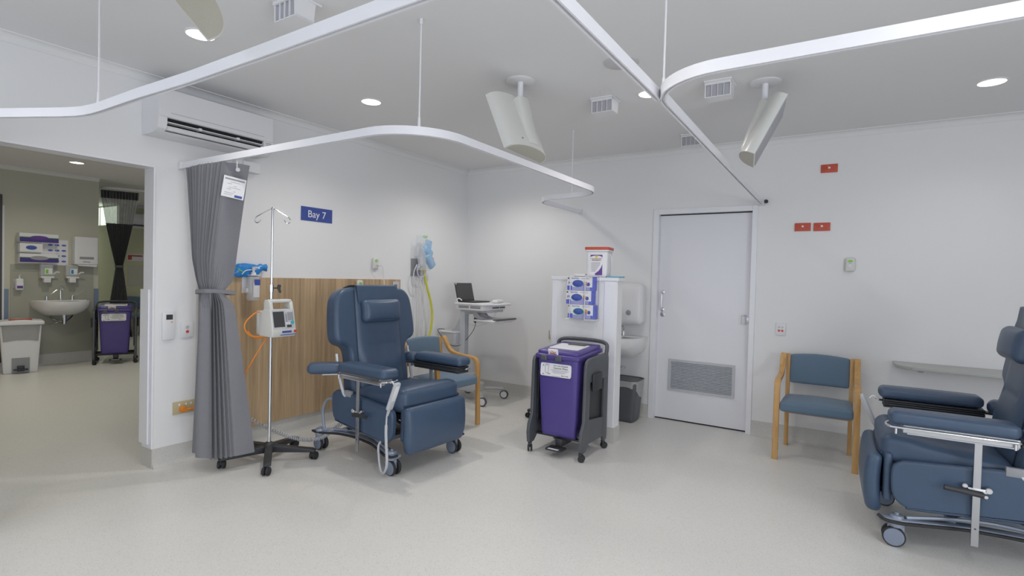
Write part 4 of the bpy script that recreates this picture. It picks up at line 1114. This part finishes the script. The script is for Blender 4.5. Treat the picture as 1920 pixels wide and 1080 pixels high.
def carton(name, label, letter, lcol, loc, cat_, rz=-90):
    t = thing(name, label, cat_, loc, rz, 'boxes of gloves in the wire rack')
    W, D, Hh = .245, .075, .118
    G().box(-W/2, W/2, 0, D, 0, Hh, bev=.0015).out('carton', LABEL, t, flat=True)
    e = -.0007
    g = G(); g.box(-W/2+.002, -W/2+.048, e, .0005, .002, .040); g.box(-W/2+.055, W/2-.009, e, .0005, .002, .030); 
    g.out('blue_print', BOXBL, t, flat=True)
    G().prism([(-.075, .030), (.0, .030), (.06, .07), (.06, .03), (.093, .03), (.093, .002), (-.075, .002)], 'y', e-.0003, .0005).out('lilac_print', BOXLI, t, flat=True)
    G().box(W/2-.008, W/2+.0008, e, D, .001, Hh+.0006).out('blue_end', BOXBL, t, flat=True)
    g = G(); pts = [(-.020+.052*math.cos(R(a)), .060+.030*math.sin(R(a))) for a in range(0, 360, 12)]
    g.prism(pts, 'y', e-.0006, .0005); ring = g.out('dispensing_ring', GREEN if letter == 'L' else BLUE, t, flat=True)
    g = G()
    def gf(u, v):
        a = 2*PI*u; rr_ = v
        return (-.020+.047*rr_*math.cos(a), -.0016-.006*(1-rr_**2)-.0016*math.sin(5*a+9*rr_)*rr_*(1-rr_)*4, .060+.026*rr_*math.sin(a))
    g.grid(gf, 30, 8); g.out('gloves', GLOVEB, t, ang=80)
    G().ball((.058, -.002, .060), (.020, .003, .013)).ball((.05, -.002, .072), (.010, .002, .008)).out('printed_hand', SKIN, t)
    G().ball((.078, -.002, .055), (.015, .003, .016)).out('printed_glove', GLOVEB, t)
    text('lettering', letter, .034, front(-W/2+.024, e-.0003, .062), lcol, t)
    text('lettering', 'EasyWear', .017, front(-.045, e-.0003, .105), BOXBL, t)
    G().box(-W/2+.006, -W/2+.018, e-.0002, .0005, .097, .110).out('logo', INK, t, flat=True)
    G().box(.01, .085, e-.0002, .0005, .101, .1045).out('fine_print', BOXLI, t, flat=True)
    return t
yb = -2.083
carton('glove_box', 'top glove carton in the wire rack, marked M with a dark oval opening', 'M', BLUE, (-1.118, yb-.002, 1.288), 'glove box')
carton('glove_box', 'middle glove carton in the wire rack, marked M with bright blue gloves', 'M', BLUE, (-1.118, yb+.006, 1.168), 'glove box')
carton('glove_box', 'bottom glove carton in the wire rack, marked with a green L', 'L', GREEN, (-1.118, yb-.014, 1.048), 'glove box')
t = thing('glove_rack', 'white wire rack holding three glove cartons on the low screen wall', 'rack', (NX-.007, yb, 1.04), -90)
g = G(); r_ = .0034
for x in (-.085, .055):
    g.tube([(x, -.002, .385), (x, -.085, .372), (x, -.094, .36), (x, -.094, .01), (x, -.086, 0), (x, -.002, 0)], r_, smooth=0)
g.tube([(-.15, -.004, 0), (-.15, -.05, 0), (.15, -.05, 0), (.15, -.004, 0)], r_, smooth=0); g.tube([(-.14, -.012, 0), (.15, -.012, 0)], r_, smooth=0)
g.tube([(-.085, -.094, .0), (-.13, -.094, .0)], r_, smooth=0); g.tube([(.055, -.094, .0), (.155, -.094, .0)], r_, smooth=0)
g.tube([(-.14, -.004, .375), (.15, -.004, .375), (.15, -.09, .372), (.055, -.09, .372)], r_, smooth=0)
for x in (-.14, .15): g.tube([(x, -.004, .375), (x, -.004, 0)], r_, smooth=0)
g.out('wire_frame', WPLAS, t)

# spill kit bucket
t = thing('spill_kit_bucket', 'white square spill kit bucket with an orange-red lid on the low screen wall', 'bucket', (-.965, -2.19, NH), -82)
def bk_(z0, z1, w0, w1, d0, d1, bev):
    return None
def bf_(p): 
    k = p.z/.235
    return (p.x*(.94+.10*k), p.y*(.94+.10*k), p.z*1.05)
G().rbox(-.094, .094, -.085, .085, 0, .222, r=.022, n=10, fn=bf_).out('bucket', WPLAS, t, ang=60)
G().prism(rrect(-.105, .105, -.096, .096, .02), 'z', .224, .236, bev=.003).out('rim', WPLAS, t, ang=50)
G().prism(rrect(-.107, .107, -.098, .098, .02), 'z', .236, .260, bev=.004).out('lid', REDO, t, ang=50)
fy = -.0835
lb = G(T(0, 0, 0, rx=2.0)).box(-.052, .052, fy-.001+.0, fy+.004, .022, .196).out('label', LABEL, t, flat=True)
g = G(T(0, -.0012, 0, rx=2.0)); g.prism([(-.052, .196), (.052, .196), (.052, .17), (.045, .181), (.02, .188), (-.02, .188), (-.045, .181), (-.052, .175)], 'y', fy-.0012, fy); g.out('purple_arch', PURPD, lb, flat=True); g = G(T(0, -.0012, 0, rx=2.0)); g.prism([(.052, .115), (.052, .022), (-.005, .022), (-.015, .032), (.02, .058), (.04, .085)], 'y', fy-.0012, fy)
g.out('purple_corner', PURPD, lb, flat=True)
G(T(0, -.0012, 0, rx=2.0)).prism([(0, .194), (.013, .181), (0, .168), (-.013, .181)], 'y', fy-.0024, fy-.0012).out('yellow_emblem', YELLOWC, lb, flat=True)
text('lettering', 'Cytotoxic Body', .0145, T(0, fy-.0085, .160, rx=90+2), RED, lb); text('lettering', 'Fluid Spill Kit', .0145, T(0, fy-.0080, .146, rx=90+2), INK, lb)
g = G(T(0, -.0012, 0, rx=2.0))
for k in range(10): g.box(-.045, .035-.006*max(0, k-2)-.002*((k*7) % 3), fy-.0012, fy, .128-.0085*k, .131-.0085*k)
g.out('fine_print', INKG, lb, flat=True)
G().tube([(.0985, -.01, .205), (.107, -.012, .18), (.113, .0, .11), (.108, .012, .06)], .0025).out('handle', WPLAS, t)
o = G(T(-.99, -2.03, NH+.0005)).rbox(-.045, .045, -.06, .06, 0, .030, r=.014, n=6).out('soap_case', CERAM)
tag(o, 'small white rounded case lying at the foot of the spill kit bucket', 'case')
o = G(T(-.97, -2.345, NH+.0005)).box(-.06, .08, -.055, .055, 0, .012, bev=.003).out('blue_folder', mk('pale_blue_card', (.16, .42, .56), .5))
tag(o, 'flat light blue packet on the right end of the low screen wall', 'packet')
o = G().prism([(-1.215, .705), (-1.198, .70), (-1.200, .80)], 'x', -.012, -.001).out('torn_label', TAN)
tag(o, 'tiny dark and gold tag on the wall left of the low screen wall', 'tag')

# ------------------------------------------------------------------ purple cytotoxic bins on wheeled frames
def purple_bin(label, loc, rz, cover_label=True):
    t = thing('wheeled_bin', label, 'bin', loc, rz, 'purple waste bins in charcoal wheeled frames')
    # bin body local: front faces -Y, width x
    def bodyf(p):
        k = (p.z-.135)/.62
        return (p.x*(.85+.15*k), (p.y)*(.83+.17*k), p.z)
    G().rbox(-.188, .188, -.215, .205, .135, .775, r=.028, n=12, fn=bodyf).out('bin_body', PURP, t, ang=60)
    def lidf(p):
        return (p.x, p.y, p.z+.03*((p.y+.24)/.46))
    g = G(); g.rbox(-.202, .202, -.232, .222, .752, .792, r=.014, n=8, fn=lidf); g.rbox(-.190, .190, -.218, .212, .782, .820, r=.02, n=8, fn=lidf)
    g.out('lid', PURP, t, ang=50)
    g = G(); g.rbox(-.13, .14, -.13, .09, .817, .827, r=.005, n=5, fn=lidf); g.out('lid_label', LABEL, t, ang=50)
    G().rbox(-.04, .12, .03, .12, .824, .834, r=.004, n=5, fn=lidf).out('lid_slot', DGREY, t, ang=50)
    for x in (-.115, .02):
        G().rbox(x-.03, x+.03, -.244, -.227, .744, .784, r=.006, n=5).out('latch', DGREY, t)
    lm = T(-.03, -.2325, .828, rx=32)
    w_ = G(T(-.035, -.222, .812, rx=20)).rbox(-.045, .045, -.008, .006, -.026, .024, r=.004, n=5).out('warning_label', LABEL, t)
    g = G(T(-.035, -.2305, .812, rx=20)); g.tube([(.03*math.cos(R(a)), 0, .015*math.sin(R(a))+.006) for a in range(200, 341, 20)], .003); g.tube([(-.012, 0, .010), (.012, 0, -.002)], .0025, smooth=0); g.out('red_symbol', RED, w_)
    G(T(-.035, -.2305, .812, rx=20)).box(-.032, .032, -.0005, .001, -.020, -.014).out('fine_print', INK, w_, flat=True)
    # front label
    yf = -.2135
    FM = T(0, -.2045, .655) @ Matrix.Rotation(R(-3.9), 4, 'X')
    FM = T(-.012, -.2115, .668) @ Matrix.Rotation(-math.atan2(.215*.2, .62), 4, 'X') @ T(rz=0)
    lab = G(FM).prism(rrect(-.142, .142, -.050, .052, .016), 'y', -.0075, .002, bev=.001, seg=1).out('label', LABEL, t, flat=True)
    text('lettering', 'Care. Cyto (Cleansed)', .0145, FM @ T(.045, -.0080, .037, rx=90), INK, lab)
    text('lettering', 'Cytotoxic Waste', .019, FM @ T(.045, -.0080, .018, rx=90), INK, lab)
    text('lettering', 'Steri', .014, FM @ T(.068, -.0080, -.036, rx=90), INK, lab)
    text('lettering', 'health', .014, FM @ T(.103, -.0080, -.036, rx=90), RED, lab)
    g = G(FM)
    for k in range(4): g.box(-.045+.008*k, .125-.014*k, -.0083, -.0075, .002-.0075*k, .0045-.0075*k)
    g.box(-.03, .05, -.0083, -.0075, -.046, -.044); g.box(-.10, -.055, -.0083, -.0075, .040, .043)
    g.out('fine_print', INKG, lab, flat=True)
    g = G(FM); ring = [(-.082+.018*math.cos(R(a))*(1-.22*math.cos(R(2*a))**2*0), .004+.038*math.sin(R(a))) for a in range(0, 361, 15)]
    ring = [(-.082+(.013+.006*abs(math.sin(R(a)))**.5)*math.cos(R(a)), .006+.034*math.sin(R(a))) for a in range(0, 361, 15)]
    g.tube([(x, -.0078, z) for x, z in ring], .0018, smooth=0); g.box(-.072, -.050, -.0083, -.0075, -.034, -.026); g.prism([(-.125, -.042), (-.115, -.028), (-.105, -.042)], 'y', -.0083, -.0075); g.prism([(-.125, .026), (-.115, .040), (-.105, .026)], 'y', -.0083, -.0075)
    g.out('cell_symbol', INKG, lab)
    # frame: two side panels with openings, push bar, pedal, castors
    for s in (-1, 1):
        o_ = [(-.245, .075), (-.255, .155), (-.245, .22), (-.205, .29), (-.195, .60), (-.190, .72), (-.175, .755), (-.13, .775), (.17, .79), (.215, .78), (.225, .74), (.225, .12), (.215, .075), (.16, .068), (.13, .11), (-.12, .115), (-.17, .068), (-.22, .060)]
        outer = cat2(o_+[o_[0]], 3)[:-1]
        hole = [(-.125, .29), (.15, .26), (.15, .60), (-.115, .60)]
        xs = (s*.232, s*.252)
        # build as four bars around the hole for a real opening
        g = G(); a, b = min(xs), max(xs)
        g.prism([(-.245, .075), (-.255, .155), (-.245, .22), (-.205, .29), (-.195, .60), (-.115, .60), (-.125, .29), (-.12, .115), (-.17, .068), (-.22, .060)], 'x', a-.004, b+.004, bev=.006)
        g.prism([(.15, .11), (.15, .60), (.225, .60), (.225, .12), (.215, .075), (.17, .068)], 'x', a-.004, b+.004, bev=.006)
        g.prism([(-.197, .59), (-.190, .72), (-.175, .755), (-.13, .775), (.17, .79), (.215, .78), (.227, .74), (.227, .59)], 'x', a-.004, b+.004, bev=.006)
        g.prism([(-.215, .27), (-.12, .30), (.155, .27), (.155, .112), (-.12, .115), (-.20, .20)], 'x', a-.002, b+.002, bev=.005)
        fr = g.out('side_frame', DGREY, t, ang=50)
        G().box(b+.003 if s > 0 else a-.028, b+.028 if s > 0 else a-.003, -.10, .06, .52, .655, bev=.010).out('lock_box', BLACK, fr)
        G().box(s*.222-.006, s*.222+.006, -.14, .17, .24, .64, bev=.003).out('dark_interior', BLACK, fr)  # black sheet stands in for the shaded interior behind the opening
        for y in (-.225, .195):
            cs = G(T(s*.235, y, 0, rz=35*s+y*80)).cyl((0, 0, .03), (0, 0, .075), .011).box(-.014, .014, -.016, .016, .045, .066, bev=.004).out('castor', BLACK, fr)
            for q in (-1, 1): G(T(s*.235, y, 0, rz=35*s+y*80)).cyl((.01, q*.005, .0275), (.01, q*.019, .0275), .0272, bev=.003, n=26).out('wheel', RUBBER, fr)
    G().tube([(-.238, .20, .75), (-.238, .222, .82), (-.225, .230, .855), (-.16, .235, .872), (0, .235, .877), (.16, .235, .872), (.225, .230, .855), (.238, .222, .82), (.238, .20, .75)], .016, smooth=8, squash=1.3).out('push_bar', DGREY, t)
    G().box(-.235, .235, .16, .20, .10, .14, bev=.006).box(-.235, .235, -.14, -.10, .118, .134, bev=.004).out('cross_member', BLACK, t)
    G().prism(rrect(-.065, .085, -.275, -.16, .02), 'z', .052, .064, bev=.004).box(-.02, .04, -.18, .0, .064, .125, bev=.006).out('pedal', BLACK, t, ang=50)
    G().box(-.04, .055, -.27, -.245, .0635, .0655).out('pedal_label', LABEL, t, flat=True)
    return t
pb = purple_bin('purple cytotoxic waste bin in a charcoal wheeled frame, in front of the low screen wall', (-1.385, -2.138, 0), -91)
pb.scale = (.95, 1, 1)
purple_bin('purple waste bin in a charcoal wheeled frame in the room beyond the opening', (-1.815, 5.04, 0), -23)

# ------------------------------------------------------------------ basin corner behind the screen wall
t = thing('paper_towel_dispenser', 'white rounded paper towel dispenser partly hidden behind the low screen wall', 'dispenser', (-.001, -2.165, 1.15), -90)
G().rbox(-.150, .150, -.17, 0, -.205, .205, r=.05, puff=(0, .012, .006), n=12).out('housing', WPLAS, t, ang=60)
G().lathe([(0, 0), (.024, 0), (.026, .004), (.018, .009), (0, .010)], m=T(.020, -.181, -.085, rx=90), cap=False).out('view_window', MGREY, t)
def basin(name, label, loc, rz, w=.60, d=.44, ztop=0.0):
    t = thing(name, label, 'sink', loc, rz)
    def bowl(u, v):
        a = PI*u
        k = v
        x = w/2*math.cos(a)*(1-.42*k**3); y = -d*(math.sin(a)**.62)*(1-.45*k**3)
        return (x, y-.0, -.195*(k**1.1))
    prof_o = []
    g = G(); g.grid(bowl, 40, 12, thick=.0)
    # rim and inner bowl
    def rim(u, v):
        a = PI*u
        k = 1-.10*v
        return (w/2*k*math.cos(a), -d*k*(math.sin(a)**.62)-.012*v, .004*math.sin(v*PI))
    g.grid(rim, 40, 3)
    def inner(u, v):
        a = PI*u; k = .90*(1-.75*v)
        return (w/2*k*math.cos(a), -d*k*(math.sin(a)**.62)*(.80+.2*(1-v))-.03, -.12*math.sin(v*PI/2))
    g.grid(inner, 40, 10)
    g.box(-w/2+.004, w/2-.004, -.10, 0, -.02, .004, bev=.003); g.box(-w*.33, w*.33, -.10, 0, -.18, -.01)
    g.out('bowl', CERAM, t, ang=60)
    return t
s1 = basin('wash_basin', 'white ceramic wash basin mostly hidden behind the low screen wall', (-.001, -2.10, .815), -90, w=.46, d=.42)
G().cyl((0, -.22, -.19), (0, -.22, -.30), .018).tube([(0, -.22, -.30), (0, -.20, -.34), (0, -.1, -.33), (0, -.01, -.33)], .016).out('waste_trap', CHROME, s1)
G().tube([(0, -.07, .0), (0, -.07, .07), (0, -.10, .10), (0, -.16, .095), (0, -.17, .08)], .010).out('tap', CHROME, s1)
t = thing('waste_basket', 'dark grey waste basket with a plastic liner below the hidden basin', 'waste bin', (-.225, -2.17, 0), -90)
def wbf(p):
    k = p.z/.42
    return (p.x*(.82+.18*k), p.y*(.82+.18*k), p.z)
G().rbox(-.175, .175, -.125, .125, 0, .41, r=.035, n=10, fn=wbf).out('basket', DGREY, t, ang=60)
def liner(u, v):
    a = 2*PI*u; z = .415-.16*v*(.75+.35*math.sin(a*2+1)) 
    k = .82+.18*z/.42+.03+.01*math.sin(a*9+v*5)*v
    cx = .175*k*max(-1, min(1, 1.25*math.cos(a))); cy = .125*k*max(-1, min(1, 1.25*math.sin(a)))
    return (cx, cy, z)
G().grid(liner, 60, 8, thick=.002).out('liner', BINL, t, ang=80)
G().tube([(.178*max(-1, min(1, 1.25*math.cos(R(a)))), .128*max(-1, min(1, 1.25*math.sin(R(a)))), .414) for a in range(0, 361, 12)], .006, smooth=0).out('rim', DGREY, t)

# ------------------------------------------------------------------ items on the door wall
for y, z, l in ((-3.862, 2.383, 'orange-red double power outlet highest on the wall right of the door'),
                (-3.678, 1.889, 'orange-red double power outlet, left one of the pair side by side'),
                (-3.823, 1.887, 'orange-red double power outlet, right one of the pair side by side')):
    t = thing('power_outlet', l, 'power outlet', (-.001, y, z), -90, 'orange-red double power outlets')
    G().box(-.062, .062, -.010, 0, -.035, .035, bev=.003).out('plate', REDO, t)
    G().box(-.008, .008, -.0125, -.009, -.002, .014, bev=.001).out('switch', WPLAS, t)
    G().box(-.014, -.007, -.012, -.009, .018, .025).out('indicator', ORANGE, t, flat=True)
    g = G()
    for cx in (-.032, .032):
        for dx, dz, ry in ((-.008, .0, 28), (.008, .0, -28), (0, -.014, 0)): g.box(-.0012, .0012, -.0112, -.009, -.004, .004, m=T(cx+dx, 0, dz-.004, ry=ry))
    g.out('pin_holes', INK, t, flat=True)
t = thing('call_switch', 'white switch plate with two red buttons left of the armchair by the door', 'switch', (-.001, -3.535, .986), -90)
G().box(-.040, .040, -.010, 0, -.056, .056, bev=.003).out('plate', WPLAS, t)
for x in (-.013, .013):
    G().cyl((x, -.010, -.014), (x, -.014, -.014), .0095).out('button', RED, t)
    G().lathe([(.006, 0), (.008, 0), (.008, .001), (.006, .001)], m=T(x, -.0105, .016, rx=90)).out('indicator', LGREY, t)
t = thing('wall_shelf', 'narrow pale grey wall shelf with rounded end behind the right recliner', 'shelf', (-.001, -4.9, .79), -90)
sh = [(-.545, 0), (-.545, -.16), (-.53, -.235), (-.49, -.29), (-.42, -.325), (-.33, -.338), (.9, -.338), (.9, 0)]
G().prism(cat2(sh, 3), 'z', -.024, 0, bev=.004).out('shelf_board', SHELFM, t, ang=50)
G().box(-.40, -.37, -.25, 0, -.045, -.024).box(.45, .48, -.25, 0, -.045, -.024).out('bracket', SHELFM, t, flat=True)

# ------------------------------------------------------------------ things in the room beyond the opening
SY = YS-.0095
t = thing('paper_towel_dispenser', 'white square paper towel dispenser above the basin in the far room', 'dispenser', (-2.112, YS-.001, 1.61))
G().rbox(-.14, .14, -.12, 0, -.20, .20, r=.014, n=8).out('housing', WPLAS, t); G().rbox(-.085, .085, -.1225, -.118, -.120, -.085, r=.0022, n=5).out('view_window', MGREY, t)
text('lettering', 'Kleenex', .026, front(0, -.1215, -.155), BLUE, t); G().prism([(-.10, -.20), (.13, -.20), (.12, -.225), (-.09, -.215)], 'y', -.11, -.03).out('paper_towel', LABEL, t)
for x, c_, l in ((-2.545, GREEN, 'soap dispenser with a green label above the far basin, beside the wall bottle'), (-2.265, BLUEP, 'soap dispenser with a blue label above the far basin, under the towel dispenser')):
    t = thing('soap_dispenser', l, 'soap dispenser', (x, SY, 1.27), 0, 'pair of clear soap dispensers')
    G().rbox(-.075, .065, -.09, -.001, -.03, .135, r=.015, n=6).out('tank', CLEAR, t); G().box(-.03, .05, -.095, -.088, .0, .08).out('label', LABEL, t, flat=True); G().box(-.022, .006, -.097, -.094, .01, .065).out('colour_patch', c_, t, flat=True)
    G().box(-.07, .07, -.10, 0, -.055, -.03, bev=.004).box(-.04, .035, -.10, -.02, -.115, -.05, bev=.006).out('bracket', WPLAS, t); G().tube([(.07, -.06, .0), (.10, -.08, .03), (.13, -.08, .025)], .010).out('lever', WPLAS, t)
t = thing('lotion_bottle', 'small white pump bottle with a lilac label on the far splash panel', 'bottle', (-2.825, SY-.035, 1.05))
G().rbox(-.040, .040, -.03, .03, 0, .155, r=.016, n=6).out('bottle', WPLAS, t); G().box(-.032, .032, -.0315, -.029, .02, .11).out('label', LABEL, t, flat=True); G().box(-.03, .03, -.033, -.031, .025, .06).out('lilac_patch', PURPD, t, flat=True)
G().cyl((0, 0, .155), (0, 0, .20), .014, .006).tube([(0, 0, .2), (0, -.02, .212), (0, -.04, .205)], .005).out('pump', WPLAS, t); G().box(-.05, .05, .028, .034, .03, .15).out('bracket', CLEAR, t)
# rack with glove boxes
for k, (x0, x1, z0, c_, l) in enumerate([(-2.842, -2.430, 1.700, PURPD, 'top long glove carton with a dark purple stripe in the far rack'), (-2.838, -2.600, 1.565, BLUE, 'middle short glove carton with a blue oval in the far rack'), (-2.838, -2.430, 1.428, INK, 'bottom long glove carton with a dark oval in the far rack')]):
    t = thing('glove_box', l, 'glove box', ((x0+x1)/2, YS-.002, z0), 0, 'glove cartons in the far rack')
    W = x1-x0
    G().box(-W/2, W/2, -.10, -.005, 0, .115, bev=.002).out('carton', LABEL, t, flat=True)
    if k != 1: G().box(-W/2+.002, W/2+.001, -.102, -.06, .001, .055).out('purple_band', PURP, t, flat=True); G().box(-W/2+.002, W/2+.001, -.103, -.06, .055, .066).out('green_line', mk('dull_green_print%d' % k, (.1, .25, .12), .5), t, flat=True)
    pts = [(.0+W*.24*math.cos(R(a)), .058+.028*math.sin(R(a))) for a in range(0, 360, 20)]
    G().prism(pts, 'y', -.1045, -.099).out('oval_opening', (PURPD, GLOVEB, INKG)[k], t, flat=True)
t = thing('glove_rack', 'wire rack of glove cartons on the beige wall of the far room', 'rack', (-2.635, YS-.002, 1.42))
g = G()
for z in (.0, .137, .272): g.tube([(-.22, -.002, z), (-.22, -.108, z), (.22, -.108, z), (.22, -.002, z)], .003, smooth=0)
for x in (-.21, .21): g.tube([(x, -.004, 0), (x, -.004, .40)], .003, smooth=0)
g.out('wire_frame', WPLAS, t)
t = thing('hand_wash_poster', 'white instruction sheet with blue drawings behind the far glove cartons', 'poster', (-2.44, YS-.0012, 1.59))
G().box(-.15, .15, -.002, 0, -.20, .16).out('sheet', LABEL, t, flat=True)
for i in range(3):
    for j in range(4): G().prism([(-.02+.075*i+.028*math.cos(R(a))-.03, -.14+.075*j+.014*math.sin(R(a))) for a in range(0, 360, 40)], 'y', -.0035, -.002).out('drawing', BOXBL, t, flat=True)
# basin
s2 = basin('wash_basin', 'white ceramic wash basin with chrome taps in the room beyond the opening', (-2.395, SY, .905), 0, w=.62, d=.46)
for x, l in ((-.155, None), (.13, None)):
    g = G(); g.cyl((x, -.07, 0), (x, -.07, .06), .022, .017); g.tube([(x, -.07, .06), (x+(.05 if x < 0 else .06), -.10, .10), (x+(.10 if x < 0 else .12), -.12, .15)], .006); g.out('tap_lever', CHROME, s2)
g = G(); g.cyl((0, -.07, 0), (0, -.07, .03), .02); g.tube([(0, -.07, .02), (0, -.07, .15), (0, -.09, .19), (0, -.13, .195), (0, -.15, .17), (0, -.15, .15)], .012); g.out('spout', CHROME, s2)
g = G(); g.cyl((0, -.2, -.19), (0, -.2, -.32), .025); g.tube([(0, -.2, -.30), (-.05, -.12, -.28), (-.09, -.02, -.24)], .018); g.tube([(-.12, -.02, -.33), (-.10, -.1, -.32), (-.02, -.15, -.28)], .008); g.out('waste_trap', CHROME, s2)
G().tube([(.16, -.05, -.18), (.10, -.12, -.24), (.04, -.16, -.28)], .008).out('hose', DGREY, s2)
# pedal bin
t = thing('pedal_bin', 'white pedal bin with a grey liner and a red lid sticker in the far room', 'bin', (-2.88, 5.04, 0), -12)
def pbf(p):
    k = p.z/.66
    return (p.x*(.80+.20*k), p.y*(.86+.14*k), p.z)
G().rbox(-.205, .205, -.19, .14, 0, .62, r=.02, n=8, fn=pbf).out('bin_body', WPLAS, t, ang=50)
def pl(u, v):
    a = 2*PI*u; z = .615-.20*v+.012*math.sin(3*a)*v
    k = .80+.20*z/.66+.035+.012*math.sin(a*11)*v
    return (.205*k*max(-1, min(1, 1.3*math.cos(a))), -.025+.165*k*max(-1, min(1, 1.3*math.sin(a))), z)
G().grid(pl, 60, 6, thick=.002).out('liner', BINL, t, ang=80)
G().rbox(-.225, .225, -.215, .165, .62, .665, r=.012, n=8, fn=lambda p: (p.x, p.y, p.z+.02*max(0, 1-abs(p.x)/.22)*(p.z > .64))).out('lid', WPLAS, t, ang=50)
G().prism(rrect(-.11, .11, -.13, .05, .02), 'z', .672, .684).out('lid_sticker', REDO, t, flat=True)
G().box(-.085, .085, -.178, -.160, .01, .20).out('pedal_recess', MGREY, t, flat=True)
G().box(-.07, .07, -.225, -.15, .045, .06, bev=.004).box(-.035, .035, -.20, -.15, .03, .10, bev=.004).out('pedal', BLACK, t)
# far air conditioner, sign, chairs, towel sheet
t = thing('air_conditioner', 'white air conditioner on the yellow wall of the far room', 'air conditioner', (.05, 8.549, 2.20))
G().prism([(0, 0), (0, .30), (-.20, .30), (-.22, .27), (-.22, .09), (-.17, .03), (-.12, 0)], 'x', -.42, .42, bev=.01).out('housing', WPLAS, t, ang=50)
G().box(-.34, .34, -.2225, -.17, .045, .075).out('outlet', DGREY, t, flat=True)
t = thing('wall_notice', 'small white and red notice on the yellow wall beyond the opening', 'notice', (-.13, 8.549, 1.60))
G().box(-.15, .15, -.003, 0, -.07, .07).out('sheet', LABEL, t, flat=True); G().box(-.14, .13, -.0045, -.003, .02, .05).box(-.14, -.07, -.0045, -.003, -.05, .03).out('red_print', REDO, t, flat=True)
t = thing('wall_sheet', 'pale printed sheet under the notice on the yellow wall', 'notice', (-.12, 8.549, 1.22))
G().box(-.15, .15, -.003, 0, -.22, .22).out('sheet', BEIGE, t, flat=True)
armchair('blue and beech armchair farthest left by the yellow wall of the far room', (-.33, 8.15, 0), 0)
armchair('blue and beech armchair next to the opening edge in the far room', (.27, 8.15, 0), 0)
